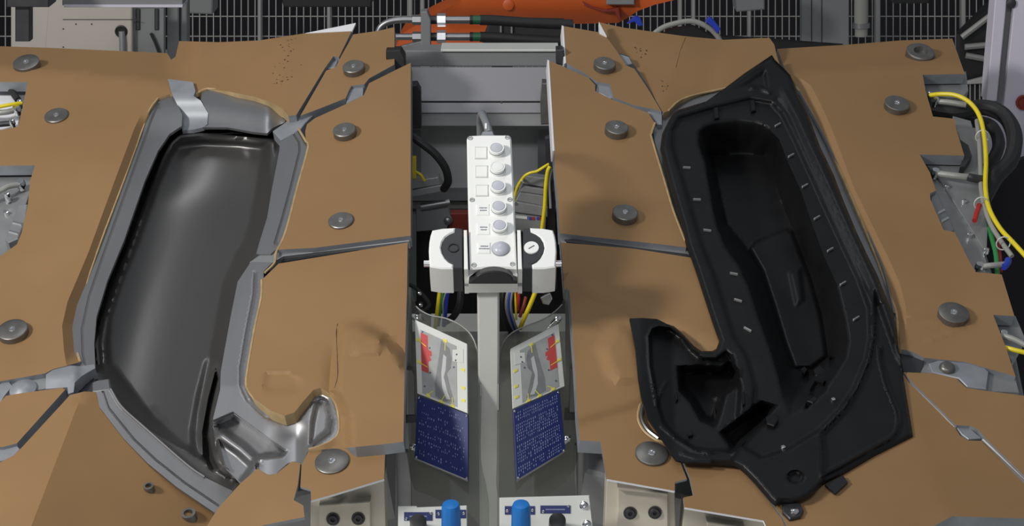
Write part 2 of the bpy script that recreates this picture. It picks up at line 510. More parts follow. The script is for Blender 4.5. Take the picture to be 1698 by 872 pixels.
RUF = [(494, 216), (509, 234), (514, 246), (496, 311), (482, 366), (471, 399), (458, 413), (449, 421), (425, 421), (430, 402), (443, 361), (450, 318), (463, 250), (464, 236), (480, 226)]
g2 = [(487, 222), (496, 236), (497, 250), (482, 311), (467, 366), (456, 402)]
relief('recess_flange', FL, RUF, lambda x, y: -8 + 2.2 * ss((seg_dist(g2, x, y, False)) / 1.6), ['alu'], fixL, 5, 5, pars(g2, -2.2, 0, 2.2))
# lower right flange with the hooked lobe
LOB = [(452, 435), (437, 450), (437, 464), (436, 494), (425, 545), (413, 616), (412, 640), (424, 658), (450, 677), (472, 685), (486, 681), (502, 661), (519, 642), (533, 639), (551, 651), (560, 671),
       (565, 696), (564, 720), (550, 735), (528, 744), (511, 748), (502, 767), (488, 765), (477, 768), (458, 785), (447, 787), (427, 781), (399, 800), (371, 771), (357, 738), (352, 699), (365, 646), (366, 616), (382, 527), (394, 467), (416, 434)]
chan = [(340, 702), (386, 682), (456, 733), (478, 748), (470, 758), (430, 762), (412, 790), (395, 815), (350, 780), (345, 740)]
pocket = [(522, 662), (533, 655), (545, 662), (551, 690), (548, 716), (524, 736), (510, 742), (514, 700)]
g3 = [(423, 452), (421, 490), (410, 545), (399, 610), (399, 640), (410, 664), (440, 690), (468, 702), (490, 698), (508, 676), (530, 658), (545, 668), (552, 696), (548, 718), (520, 740)]
def hLob(x, y):
    h = -7 + 2.2 * ss(seg_dist(g3, x, y, False) / 1.6)
    h = h - 26 * ss(sd(chan, x, y) / 9)
    h = h + 12 * ss(1 - seg_dist([(368, 722), (400, 745), (425, 768)], x, y, False) / 16) * (sd(chan, x, y) > 0)
    h = h - 9 * ss(sd(pocket, x, y) / 8)
    h = h - 10 * ss((x - 435) / 60) * ss((y - 690) / 40) * ss((520 - x) / 30)
    h = h - .12 * np.clip(y - 640, 0, 200)
    return h
relief('recess_flange', FL, LOB, hLob, ['alu'], fixL, 3.5, 5, pars(g3, -2.2, 0, 2.2) + loops(chan, -9, -4, 0, 4, 9), smooth=60)
BLF = [(160, 650), (165, 675), (206, 728), (245, 768), (294, 808), (356, 850), (386, 814), (339, 791), (309, 770), (237, 707), (201, 674), (183, 645)]
g4 = [(171, 650), (180, 676), (222, 728), (258, 762), (306, 800), (362, 838)]
g5 = [(184, 650), (205, 682), (240, 715), (300, 764), (345, 797), (378, 818)]
def hBLF(x, y):
    return -8 - .42 * ((x - 164) * .70 + (y - 650) * .71) + .12 * half((164, 650), (357, 846), (300, 700), x, y) + 2.5 * ss(seg_dist(g4, x, y, False) / 1.6)
relief('recess_flange', FL, BLF, hBLF, ['alu'], fixL, 4, 5, pars(g4, -2.2, 0, 2.2))
MB().tube([FL.P(x, y, h1(hBLF)(x, y) + 1) for x, y in BLF[7:]], .0026, seg=8).build('recess_bead', ['alu'], fixL)
# tub
TUB = [(290, 208), (335, 203), (400, 206), (452, 212), (472, 230), (470, 262), (450, 375), (436, 418), (424, 436), (404, 482), (390, 560), (374, 640), (364, 690), (362, 725), (372, 768), (400, 806), (386, 820), (330, 792), (300, 775), (230, 715), (195, 672),
       (176, 648), (150, 612), (147, 570), (150, 520), (168, 460), (195, 395), (230, 295), (252, 246), (272, 218)]
slit_low = [(364, 628), (350, 690), (348, 722), (354, 755), (372, 790), (392, 818), (380, 818), (352, 790), (336, 756), (335, 715), (345, 660), (358, 610)]
slit_left = [(300, 204), (460, 214), (464, 226), (440, 228), (330, 219), (298, 222), (282, 236), (268, 262), (248, 310), (213, 405), (187, 470), (166, 530), (160, 570), (165, 606), (140, 608), (144, 560), (165, 460), (200, 380), (240, 280), (262, 236), (285, 214)]
def hTub(x, y):
    d = sd(TUB, x, y)
    h = -58 * ss((d - 4) / 34) - 14 - 34 * np.clip(1 - (half((395, 215), (265, 700), (500, 500), x, y) / 125) ** 2, 0, 1)
    dl = sd(slit_low, x, y)
    h = h - 18 * ss(1 + dl / 26) - 45 * ss((dl + 1) / 5)
    k = ss(1.9 + sd(BLF, x, y) / 18)
    h = np.minimum(h, h * (1 - k) + k * (hBLF(x, y) - 13))
    du = sd(slit_left, x, y)
    h = np.minimum(h, -34 - 14 * ss(1 + du / 12) - 34 * ss((du + 1) / 7) - 34 * ss(d / 40))
    h = h + .22 * (np.sqrt((325 - y) ** 2 + 1200) + (325 - y)) * ss((d - 8) / 16) * (1 - ss((du + 3) / 6))
    return h
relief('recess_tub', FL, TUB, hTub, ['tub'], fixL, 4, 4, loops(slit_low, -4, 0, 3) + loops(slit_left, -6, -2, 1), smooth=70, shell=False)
# clamp tongue at the top corner and block at the left
TON = [(278, 131), (320, 136), (324, 151), (321, 159), (333, 167), (345, 188), (344, 206), (337, 211), (320, 215), (302, 216), (302, 195), (300, 188), (291, 167), (285, 155)]
relief('clamp_tongue', FL, TON, lambda x, y: 7 - 34 * ss((y - 150) / 60), ['edge_grey'], fixL, 6, 8)
b = MB().lathe(FL.P(326, 159, -4), [(.0035, -.0035), (.0055, -.003), (.0055, -.012)], 0, 14); b.build('clamp_pin', ['chrome'], fixL)
CLP = [(76, 621), (88, 613), (116, 606), (134, 607), (156, 604), (158, 610), (136, 623), (124, 634), (122, 650), (113, 653), (112, 642), (76, 645)]
relief('clamp_block', FL, CLP, lambda x, y: 8 - .35 * np.abs(y - 622) - 10 * ss((x - 120) / 20), ['edge_grey'], fixL, 6, 22)
MB().prism(FL, [(122, 634), (135, 623), (150, 616), (158, 632), (153, 650), (122, 650)], -22, -40).build('clamp_socket', ['dark_steel'], fixL)
MB().prism(FL, [(152, 634), (160, 630), (181, 627), (184, 646), (152, 650)], -14, -40, bev=2).build('clamp_block', ['alu'], fixL)
MB().prism(FL, [(-25, 640), (0, 634), (77, 620), (77, 644), (-25, 660)], -10, -34).build('seam_bar', ['alu_dull'], fixL)
MB().lathe(FL.P(36, 638, 2), [(.006, .002), (.010, .001), (.017, -.003), (.022, -.006), (.024, -.015)], 0, 24).build('pivot_boss', ['edge_grey'], fixL)
MB().prism(FL, [(-25, 640), (0, 637), (12, 630), (20, 640), (8, 655), (0, 668), (-25, 672)], -5, -30).build('pivot_arm', ['edge_grey'], fixL)
# seam bars and lock blades
MB().prism(FL, [(428, 424), (452, 414), (468, 413), (678, 392), (679, 399), (470, 424), (448, 436), (424, 438), (414, 434)], -9, -26, bev=1).build('seam_bar', ['alu_dull'], fixL)
MB().prism(FL, [(470, 424), (560, 411), (672, 398), (673, 402), (560, 420), (466, 434)], -16, -40).build('seam_groove', ['dark_steel'], fixL)
MB().prism(FL, [(485, 192), (512, 184), (530, 180), (505, 205), (497, 216), (466, 233), (452, 217), (470, 205)], -9, -30, bev=1).build('lock_blade', ['edge_grey'], fixL)
for poly in ([(577, 152), (583, 143), (603, 141), (602, 159), (574, 172)], [(540, 114), (553, 94), (562, 95), (556, 112)], [(0, 742), (26, 736), (33, 744), (22, 757), (4, 763), (-20, 770), (-20, 742)]):
    MB().prism(FL, poly, -6, -30, bev=1).build('lock_blade', ['edge_grey'], fixL)
# discs
for px, py, r in ((43, 102, 25), (93, 190, 22), (586, 109, 20), (571, 214, 20.5), (565, 364, 21.5), (20, 545, 25), (550, 763, 26)):
    puck(fixL, FL, px, py, r, 4 if (px, py) in ((93, 190), (550, 763), (565, 364)) else 12, z=(2 if py > 700 else h1(hA)(px, py) + (9 if px == 43 else 0) if px < 100 else 0))
# guide bushes in the lower left panel
for px, py, r in ((246, 805, 8.5), (312, 850, 12)):
    z = h1(hF2)(px, py)
    MB().lathe(FL.P(px, py, z + 6), [(r * .55e-3, (z - 4) / 1000), (r * .6e-3, (z + 6) / 1000), (r * .95e-3, (z + 6) / 1000), (r * 1e-3, (z - 6) / 1000), (r * 1e-3, (z - 20) / 1000)], 0, 24).build('guide_bush', ['steel_disc'], fixL)
# black sheath joints in the skin
bead(FL, fixL, [(560, 537), (558, 548), (559, 575), (560, 600), (560, 625), (555, 643)], lambda x, y: h1(hD)(x, y) - .2, .8, 'skin_joint', 'dirt')

# droplets of dried resin
def droplets(fr, parent, spots, hfn):
    b = MB()
    for x, y, r in spots:
        z = hfn(x, y) / 1000
        b.lathe(fr.P(x, y, z * 1000), [(r * .4e-3, z + r * .7e-3), (r * .9e-3, z + r * .3e-3), (r * 1e-3, z - .001)], 0, 6)
    o = b.build('resin_droplets', ['dirt'], parent); o['kind'] = 'stuff'
droplets(FL, fixL, [(468 + random.gauss(0, 8) - (y - 60) * .18 + 12, y, random.uniform(.6, 1.8)) for y in [random.uniform(58, 145) for _ in range(40)]], h1(hA))

# --- front block, bracket with bolts
def front_block(fr, parent, top, bracket, bolts, foot):
    fv = vframe(bracket[0][0], bracket[0][1], 3.62)
    MI = parent.matrix_world.inverted() @ fv.M
    def part(b, name, m, par=parent, keep=True):
        o = b.build(name, [m])
        o.parent = par
        o.matrix_parent_inverse = Matrix.Identity(4)
        o.matrix_local = MI if par == parent else Matrix.Identity(4)
        return o
    part(MB().prism(fv, top, 0, -60, bev=1), 'front_block', 'front_alu')
    br = part(MB().prism(fv, bracket, 14, 0, bev=1.5), 'angle_bracket', 'front_alu')
    x0, y0 = bracket[0]; x1, y1 = bracket[1]
    part(MB().prism(fv, [(x0, y0 - 1), (x1, y1 - 1), (x1, y1 + 4), (x0, y0 + 4)], 24, 0, bev=1.5), 'bracket_lip', 'front_alu', br)
    for bx, by in bolts:
        c = fv.P(bx, by, 16)
        part(MB().lathe(c, [(.003, .0155), (.0035, .019), (.0065, .019), (.0075, .0175), (.0078, .0155), (.0105, .0155), (.0105, .013)], 0, 16), 'bolt', 'dark_steel', br)
front_block(FL, fixL, [(515, 832), (548, 823), (637, 796), (640, 895), (515, 895)], [(529, 838), (614, 832), (615, 895), (529, 895)], [(552, 861), (594, 860)], 0)

# ================================================================== RIGHT FIXTURE
openR = [(1098, 190), (1108, 184), (1125, 168), (1150, 158), (1200, 147), (1240, 137), (1290, 128), (1312, 128), (1322, 146), (1358, 210), (1405, 311), (1454, 429), (1474, 483), (1487, 521), (1488, 561), (1489, 578)]
chamR = [(1280, 145), (1309, 126), (1330, 131), (1345, 142), (1360, 171), (1378, 210), (1416, 311), (1474, 429), (1492, 470), (1502, 508), (1503, 541), (1497, 580), (1440, 600), (1250, 250)]
edgeC = [(1086, 204), (1080, 222), (1081, 231), (1102, 301), (1117, 351), (1136, 400)]
near_openR = lambda x, y: np.minimum(seg_dist(openR, x, y, False), seg_dist(edgeC, x, y, False)) < 5
RA = [(994, 37), (1035, 46), (1085, 53), (1135, 60), (1200, 66), (1262, 63), (1276, 63), (1284, 74), (1288, 92), (1300, 130)] + openR[5:0:-1] + [(1100, 187), (1078, 149), (1059, 118), (1048, 103), (1043, 93), (1026, 88), (1005, 60)]
def hRA(x, y):
    h = -.18 * np.clip(half((1137, 60), (1118, 115), (1250, 100), x, y), 0, 60) + .30 * np.clip(half((1112, 160), (1235, 112), (1180, 165), x, y), -70, 0)
    return np.minimum(h, 0)
relief('surface_panel', FR, RA, hRA, ['tan', 'edge_grey', 'resin'], fixR, 10, 22, [[(1137, 60), (1118, 115)], [(1112, 160), (1235, 112)]], near_openR)
bead(FR, fixR, [(1136, 62), (1128, 82), (1120, 112)], lambda x, y: h1(hRA)(x, y), 1.2, 'skin_joint', 'tan')
MB().prism(FR, [(993, 36), (1006, 60), (994, 54)], 3, -6).build('panel_lip', ['edge_white'], fixR)
RB = [(933, 43), (1001, 55), (1024, 86), (1038, 108), (1052, 114), (1077, 151), (1097, 185), (1084, 181), (1049, 174), (1017, 161), (1011, 139), (991, 136), (968, 121), (937, 103)]
relief('surface_panel', FR, RB, lambda x, y: 0 * x, ['tan', 'edge_grey'], fixR, 14, 24)
MB().prism(FR, [(931.5, 42), (934.5, 43), (938.5, 104), (935, 106)], .5, -24).build('panel_lip', ['edge_white'], fixR)
RC = [(909, 100), (933, 110), (976, 129), (987, 141), (987, 151), (1001, 158), (1015, 165), (1050, 178), (1075, 187)] + edgeC + [(1138, 410), (1069, 402), (928, 387), (925, 330), (918, 250)]
relief('surface_panel', FR, RC, lambda x, y: 0 * x, ['tan', 'edge_grey', 'resin'], fixR, 16, 24, (), near_openR)
MB().prism(FR, [(907.5, 99), (910.5, 100), (919.5, 250), (916, 250)], .5, -24).build('panel_lip', ['edge_white'], fixR)
RD = [(930, 402), (1050, 412), (1145, 427), (1172, 482), (1190, 530), (1200, 566), (1196, 588), (1160, 590), (1120, 560), (1095, 542), (1060, 540), (1036, 524), (990, 500), (942, 480), (936, 480)]
hRD = lambda x, y: -10 * ss(half((936, 470), (1060, 528), (960, 540), x, y) / 20 + .9)
relief('surface_panel', FR, RD, hRD, ['tan', 'edge_grey'], fixR, 14, 20)
RD2 = [(944, 480), (1037, 521), (1054, 535), (1064, 579), (1068, 625), (1072, 657), (1084, 693), (1106, 728), (1112, 738), (1078, 737), (994, 732), (961, 730), (957, 680), (953, 600)]
def hRD2(x, y):
    return 8 + 10 * ss(sd([(985, 575), (1000, 550), (1020, 530), (1060, 540), (1085, 640), (1020, 645), (1000, 620)], x, y) / 22) - 8 * ss(half((955, 690), (1075, 655), (1000, 740), x, y) / 20)
relief('surface_panel', FR, RD2, hRD2, ['tan', 'edge_grey'], fixR, 8, 26)
RE = [(994, 721), (1072, 727), (1112, 738), (1128, 766), (1139, 794), (1119, 799), (1119, 814), (1006, 794)]
relief('surface_panel', FR, RE, lambda x, y: 2 + 0 * x, ['tan', 'edge_grey', 'edge_white'], fixR, 16, 4, (), lambda x, y: (y > 792) & (x < 1118))
RG = [(1133, 766), (1219, 771), (1239, 789), (1275, 831), (1296, 860), (1310, 895), (1280, 895), (1266, 863), (1135, 841), (1133, 825), (1150, 821), (1144, 794)]
relief('surface_panel', FR, RG, lambda x, y: 0 * x, ['tan', 'edge_grey', 'edge_white'], fixR, 16, 4, (), lambda x, y: y > 840)
RF = [(1316, 895), (1298, 858), (1277, 829), (1240, 785), (1300, 720), (1480, 600), (1500, 624), (1508, 635), (1583, 708), (1592, 722), (1605, 730), (1630, 731), (1697, 794), (1725, 820), (1725, 860), (1578, 856), (1545, 874), (1500, 895)]
hRF = lambda x, y: -.10 * np.clip(half((1516, 724), (1575, 855), (1690, 820), x, y), 0, 200)
relief('surface_panel', FR, RF, hRF, ['tan', 'edge_grey'], fixR, 14, 22, [[(1516, 724), (1541, 769), (1575, 855)]])
RF2 = [(1498, 617), (1547, 619), (1585, 627), (1597, 638), (1603, 643), (1636, 648), (1698, 656), (1725, 660), (1725, 812), (1700, 790), (1633, 725), (1622, 712), (1608, 706), (1586, 705), (1511, 632)]
relief('surface_panel', FR, RF2, lambda x, y: 0 * x, ['tan', 'edge_grey'], fixR, 14, 22)
RI = [(1289, 81), (1406, 74), (1494, 67), (1579, 64), (1600, 123), (1530, 124), (1535, 151), (1547, 193), (1583, 197), (1586, 215), (1599, 258), (1525, 256), (1542, 286), (1552, 316), (1542, 321), (1543, 331), (1565, 381), (1583, 385), (1593, 404), (1605, 429), (1618, 451), (1661, 455),
      (1682, 524), (1647, 522), (1668, 576), (1684, 624), (1600, 600), (1532, 593), (1510, 582), (1489, 578)] + openR[14:6:-1] + [(1300, 112)]
def hRI(x, y):
    h = -1.0 * np.clip(half((1313, 124), (1530, 110), (1420, 60), x, y), 0, 70)
    h = h - .62 * np.clip(sd(chamR, x, y), 0, 24)
    h = h + 2.5 * ss(1 - seg_dist([(1500, 527), (1535, 530), (1560, 534)], x, y, False) / 5) + 2.5 * ss(1 - seg_dist([(1540, 565), (1580, 550), (1615, 535)], x, y, False) / 5)
    return h
relief('surface_panel', FR, RI, hRI, ['tan', 'edge_grey', 'resin'], fixR, 7, 22, [[(1313, 124), (1530, 110), (1560, 109)], chamR[1:12]], near_openR)
bead(FR, fixR, openR[7:16], lambda x, y: h1(hRI)(x, y) - 1)
bead(FR, fixR, openR[1:6], lambda x, y: h1(hRA)(x, y) - 1)
bead(FR, fixR, edgeC, lambda x, y: -1)
# recess sheet under the liner
TUBR = [(1090, 188), (1115, 160), (1150, 150), (1300, 120), (1340, 150), (1370, 210), (1420, 311), (1468, 429), (1495, 510), (1500, 600), (1470, 700), (1290, 850), (1210, 790), (1150, 760), (1108, 752), (1082, 735), (1062, 700), (1052, 660), (1056, 600), (1180, 600), (1200, 560), (1180, 510), (1140, 415), (1122, 350), (1105, 300), (1085, 232), (1082, 215)]
MB().tube([FR.P(x, y, -9) for x, y in [(1325, 152), (1365, 225), (1415, 330), (1462, 440), (1482, 520)]], .0025, seg=6).build('recess_bead', ['alu'], fixR)
MB().tube([FR.P(x, y, 3) for x, y in [(1066, 655), (1058, 690), (1066, 712), (1085, 728), (1100, 733)]], .0022, seg=6).build('resin_edge', ['resin'], fixR)
MB().tube([FR.P(x, y, 3) for x, y in [(1070, 660), (1064, 690), (1073, 711), (1092, 727)]], .003, seg=6).build('recess_bead', ['alu'], fixR)
# seam bars, blades, clamps
MB().prism(FR, [(928, 388), (1069, 405), (1140, 413), (1146, 428), (1060, 417), (938, 402), (930, 402)], -9, -26, bev=1).build('seam_bar', ['alu_dull'], fixR)
MB().prism(FR, [(936, 397), (950, 396), (1060, 411), (1140, 421), (1144, 427), (1060, 418), (940, 401)], -7, -20).build('seam_groove', ['dark_steel'], fixR)
for poly in ([(991, 139), (1010, 140), (1016, 162), (1012, 164), (1000, 157), (988, 152)], [(1027, 89), (1043, 94), (1049, 105), (1037, 108)], [(1074, 184), (1098, 187), (1098, 206), (1090, 206)], [(1586, 708), (1606, 708), (1628, 726), (1606, 728), (1595, 720)]):
    MB().prism(FR, poly, -6, -30, bev=1).build('lock_blade', ['edge_grey'], fixR)
relief('clamp_block', FR, [(1490, 580), (1510, 583), (1533, 594), (1527, 619), (1498, 616)], lambda x, y: -6 - .3 * np.abs(y - 600), ['dark_steel'], fixR, 6, 22)
MB().prism(FR, [(1533, 595), (1600, 602), (1684, 626), (1690, 650), (1640, 648), (1603, 642), (1590, 628), (1547, 618), (1527, 617)], -10, -34, bev=1).build('seam_bar', ['alu_dull'], fixR)
MB().prism(FR, [(1540, 602), (1556, 597), (1600, 600), (1630, 608), (1640, 616), (1636, 645), (1604, 641), (1590, 627), (1546, 617)], -2, -12, bev=1.5).build('pivot_arm', ['edge_grey'], fixR)
MB().lathe(FR.P(1572, 605, 6), [(.006, .006), (.009, .0055), (.011, .004), (.013, .001), (.014, -.012)], 0, 24).build('pivot_boss', ['steel_disc'], fixR)
for q in (((1508, 636), (1584, 708)), ((1630, 729), (1712, 806))): MB().tube([FR.P(*q[0], -7), FR.P(*q[1], -7)], .0025, seg=6, smooth=False).build('seam_bar', ['alu_dull'], fixR)
for px, py, r, hh, hole in ((1003, 104, 20, 12, 0), (1023, 210, 20.5, 14, 0), (1037, 351, 21.5, 13, 0), (1081, 750, 25, 5, 0), (1488, 170, 23, 12, 0), (1527, 84, 27, 14, 1), (1582, 517, 25.5, 12, 0)):
    puck(fixR, FR, px, py, r, hh, hole, z=(2 if py > 700 else h1(hRI)(px, py) + (8 if hole else 0) if px > 1400 else 0))
# small clamp with a screw at the foot of the liner
MB().prism(FR, [(1298, 834), (1326, 832), (1333, 846), (1328, 856), (1310, 860), (1298, 848)], 6, 0, bev=1.5).build('liner_clamp', ['dark_steel'], fixR)
MB().lathe(FR.P(1318, 847, 8), [(.002, .0065), (.0035, .009), (.006, .0085), (.0065, .006)], 0, 12).build('clamp_screw', ['chrome'], fixR)
droplets(FR, fixR, [(1055 + random.gauss(0, 3), 77 + random.gauss(0, 5), random.uniform(.8, 2)) for _ in range(6)] + [(1066 + random.gauss(0, 4), 90 + random.gauss(0, 4), random.uniform(.8, 2)) for _ in range(7)] + [(1097 + random.gauss(0, 4), 145 + random.gauss(0, 5), random.uniform(.8, 2)) for _ in range(9)], h1(hRA))
front_block(FR, fixR, [(1006, 797), (1119, 816), (1120, 895), (1002, 895)], [(1024, 809), (1108, 818), (1108, 895), (1024, 895)], [(1045, 851), (1086, 850)], 0)
front_block(FR, fixR, [(1135, 843), (1266, 865), (1275, 895), (1130, 895)], [(1172, 866), (1235, 876), (1235, 900), (1172, 900)], [], 0)
front_block(FR, fixR, [(1548, 874), (1580, 857), (1725, 861), (1725, 900), (1500, 900)], [(1612, 861), (1725, 862), (1725, 900), (1612, 900)], [], 0)

# bodies and pedestals under both fixtures
def body(fr, parent, poly, ped):
    MB().prism(fr, poly, -150, -260, bev=6).build('body', ['grey_paint'], parent)
    inv = parent.matrix_world.inverted()
    b = MB(); b.prism_local([(ped[0], ped[2]), (ped[1], ped[2]), (ped[1], ped[3]), (ped[0], ped[3])], ped[4], 0)
    b.v = [tuple(inv @ Vector(v)) for v in b.v]
    b.build('pedestal', ['grey_paint'], parent, smooth=0)
body(FL, fixL, [(-40, 150), (300, 110), (600, 105), (650, 140), (640, 780), (380, 850), (-40, 850)], (-.62, -.25, 0, .30, .62))
body(FR, fixR, [(950, 140), (1000, 105), (1300, 105), (1560, 120), (1600, 300), (1680, 560), (1740, 850), (1230, 850), (970, 780)], (.28, .72, 0, .30, .62))

# ================================================================== BLACK MOULDED LINER
liner = thing('moulded_liner', 'large black moulded plastic liner with deep trough and small clips', 'liner', FR)
LN = [(1280, 91), (1285, 99), (1311, 125), (1320, 150), (1341, 192), (1360, 243), (1383, 291), (1400, 336), (1427, 400), (1454, 454), (1480, 518), (1487, 544), (1490, 577), (1497, 620), (1514, 723), (1449, 756), (1397, 787), (1371, 800), (1358, 807), (1344, 821), (1328, 829), (1312, 831), (1296, 831), (1286, 837), (1278, 829), (1250, 796), (1230, 776), (1218, 770),
      (1131, 765), (1121, 762), (1114, 753), (1095, 723), (1074, 693), (1063, 657), (1058, 625), (1054, 579), (1049, 552), (1044, 528), (1066, 527), (1090, 529), (1106, 537), (1118, 541), (1132, 553), (1151, 574), (1163, 582), (1181, 582), (1188, 578), (1193, 564), (1181, 530), (1167, 487), (1154, 447), (1139, 405), (1131, 372), (1110, 302), (1095, 245), (1098, 222), (1108, 201), (1117, 187), (1125, 182), (1171, 168), (1202, 146), (1235, 121), (1265, 101)]
CAV = [(1155, 220), (1162, 212), (1171, 206), (1186, 201), (1224, 197), (1254, 201), (1269, 207), (1292, 231), (1308, 272), (1328, 316), (1347, 372), (1366, 424), (1390, 476), (1403, 528), (1409, 565), (1404, 592), (1385, 625), (1352, 668), (1310, 690), (1295, 660), (1287, 620), (1275, 580), (1256, 530), (1240, 480), (1222, 440), (1200, 410), (1186, 372), (1180, 344), (1167, 268), (1156, 240)]
FLR = [(1182, 258), (1225, 255), (1268, 257), (1282, 290), (1300, 345), (1322, 400), (1345, 460), (1362, 520), (1370, 570), (1372, 592), (1345, 612), (1315, 610), (1300, 570), (1282, 510), (1262, 450), (1240, 412), (1206, 372), (1196, 330), (1188, 290)]
SHF = [(1110, 215), (1122, 192), (1175, 176), (1243, 159), (1282, 166), (1302, 188), (1325, 235), (1350, 290), (1376, 348), (1402, 405), (1428, 460), (1446, 510), (1448, 560), (1441, 596), (1421, 644), (1399, 678), (1362, 716), (1310, 748), (1262, 764), (1225, 742), (1240, 700), (1246, 640), (1232, 590), (1212, 560), (1196, 510), (1180, 460), (1158, 405), (1148, 372), (1128, 302), (1110, 245)]
LIPC = [(1450, 480), (1448, 560), (1441, 596), (1421, 644), (1399, 678), (1362, 716), (1361, 722), (1364, 750), (1364, 795), (1354, 811)]
TRI = LIPC + [(1397, 796), (1520, 740), (1505, 640), (1478, 560)]
BEAD1 = [(1459, 575), (1461, 600), (1470, 636), (1489, 682), (1491, 700), (1486, 717), (1476, 727), (1441, 746), (1364, 789)]
LOBE = [(1089, 672), (1083, 640), (1077, 606), (1075, 557), (1081, 544), (1092, 540), (1115, 543), (1134, 558), (1150, 580), (1165, 592), (1188, 592), (1204, 580), (1216, 590), (1230, 640), (1226, 690), (1262, 663), (1276, 690), (1216, 752), (1150, 746), (1120, 728), (1098, 700)]
WELL = [(1121, 606), (1160, 603), (1195, 606), (1210, 596), (1226, 612), (1228, 640), (1205, 656), (1196, 690), (1188, 712), (1160, 700), (1142, 668), (1124, 650)]
TRGH = [(1263, 663), (1292, 672), (1276, 690), (1216, 752), (1190, 717)]
HOLE = [(1319 + 15.5 * math.cos(a * math.pi / 8), 791 + 12.5 * math.sin(a * math.pi / 8)) for a in range(16)]
PITS = [[(1330, 616), (1341, 613), (1342, 628), (1337, 640), (1331, 628)], [(1343, 648), (1352, 632), (1364, 636), (1370, 626), (1372, 644), (1358, 660), (1343, 656)], [(1336, 668), (1349, 664), (1342, 676), (1333, 682)], [(1374, 594), (1384, 590), (1384, 606), (1376, 614)]]
def blend(outer, inner, x, y):
    a = np.clip(sd(outer, x, y), 0, None); b = np.clip(-sd(inner, x, y), 0, None)
    return a / (a + b + 1e-6)
def ridge(line, w, x, y): return ss(1 - seg_dist(line, x, y, False) / w)
RID1 = [(1300, 150), (1322, 190), (1348, 246), (1376, 306), (1404, 368), (1430, 424), (1452, 472), (1458, 498)]
RID2 = [(1288, 166), (1308, 190), (1332, 246), (1358, 306), (1386, 368), (1412, 424), (1440, 480)]
def hL(x, y):
    h = 18 + 0 * x
    h = h + 4 * ridge([(1262, 107), (1230, 128), (1195, 153), (1160, 172)], 5, x, y)
    h = h + 5 * ridge([(1246, 145), (1262, 146), (1276, 152)], 6, x, y) - 6 * ss(sd([(1270, 112), (1276, 150), (1240, 146), (1215, 150)], x, y) / 6)
    h = h + 4 * ridge(RID1, 9, x, y)
    h = h - 3 * ridge(RID2, 7, x, y)
    h = h - 9 * ss(sd(SHF, x, y) / 9)
    t = blend(CAV, FLR, x, y)
    h = h - 78 * (t * .7 + .3 * ss(t)) * (sd(CAV, x, y) > 0)
    fl = sd(FLR, x, y)
    h = h + 7 * ss(fl / 6) * ss(half((1252, 404), (1304, 382), (1300, 480), x, y) / 5)
    h = h + 5 * ridge([(1252, 404), (1280, 392), (1304, 383)], 5, x, y)
    h = h + 4 * ss(sd([(1305, 450), (1330, 440), (1336, 500), (1318, 512)], x, y) / 8)
    # flat triangle beside the curved lip
    h = h - 10 * ss((sd(TRI, x, y) + 4) / 8)
    h = h + 3 * ridge(LIPC, 5, x, y) + 6 * ridge(BEAD1, 4.5, x, y)
    h = h + 5 * ridge([(1462, 560), (1470, 540)], 9, x, y) * 0
    h = h - 7 * ss(sd(HOLE, x, y) / 3.5)
    # lower left lobe
    h = h - 16 * ss((sd(LOBE, x, y) + 1) / 7) + 3.5 * ridge(LOBE[:9], 4, x, y)
    h = h + 4 * ridge([(1090, 668), (1098, 645), (1106, 632)], 4, x, y)
    h = h - 42 * ss(sd(WELL, x, y) / 15)
    h = h - 38 * ss(sd(TRGH, x, y) / 13)
    h = h + 4 * ridge([(1228, 612), (1226, 622), (1214, 640), (1186, 660)], 4, x, y) + 4 * ridge([(1216, 752), (1246, 720), (1274, 690)], 5, x, y)
    h = h + 4 * ridge([(1098, 708), (1125, 728), (1150, 745), (1175, 750), (1205, 745)], 6, x, y) + 3 * ridge([(1132, 752), (1150, 758), (1212, 760)], 5, x, y)
    for p in PITS: h = h - 16 * ss(sd(p, x, y) / 3)
    h = h - 6 * ss(1 - sd(LN, x, y) / 6) * (half((1044, 528), (1114, 753), (1300, 600), x, y) > 60)
    # the lower left corner stands clear of the skin; the foot rises
    h = h + 14 * ss((1120 - x) / 60) * ss((y - 500) / 30) * ss((780 - y) / 40)
    return h
def hTubR(x, y):
    h = -14 - 125 * ss((sd(TUBR, x, y) - 34) / 60)
    return np.where(sd(LN, x, y) > -2, np.minimum(h, hL(x, y) - 14), h)
relief('recess_tub', FR, TUBR, hTubR, ['alu'], fixR, 7, 4, shell=False)
ln = relief('liner_shell', FR, LN, hL, ['liner'], liner, 3.2, 4, [CAV + CAV[:1], FLR + FLR[:1]] + pars(LIPC, -4, 0, 4) + pars(BEAD1, -4, 0, 4) + pars(RID1, -8, -4, 0, 4, 8) + pars(RID2, -3.5, 0, 3.5) + pars(LOBE[:9], -4, 0, 4) + [par(TRI[-4:] + TRI[:1], d) for d in (-4, 0, 4)] + loops(WELL, -8, 0, 8) + loops(TRGH, -8, 0, 8) + loops(HOLE, 0) + loops(CAV, -4, 4), smooth=75, shell=False)
MB().prism(FR, [(1368, 803), (1398, 788), (1406, 799), (1385, 818)], 6, 2).build('liner_tab', ['black'], liner)
fh = h1(hL)
CL = [(1290, 206, 35), (1312, 257, 35), (1335, 307, 35), (1355, 360, 35), (1377, 413, 35), (1398, 469, 35), (1420, 527, 35), (1139, 277, 2), (1156, 330, 2), (1173, 381, -4), (1217, 453, -8), (1224, 497, -15), (1240, 545, -30)]
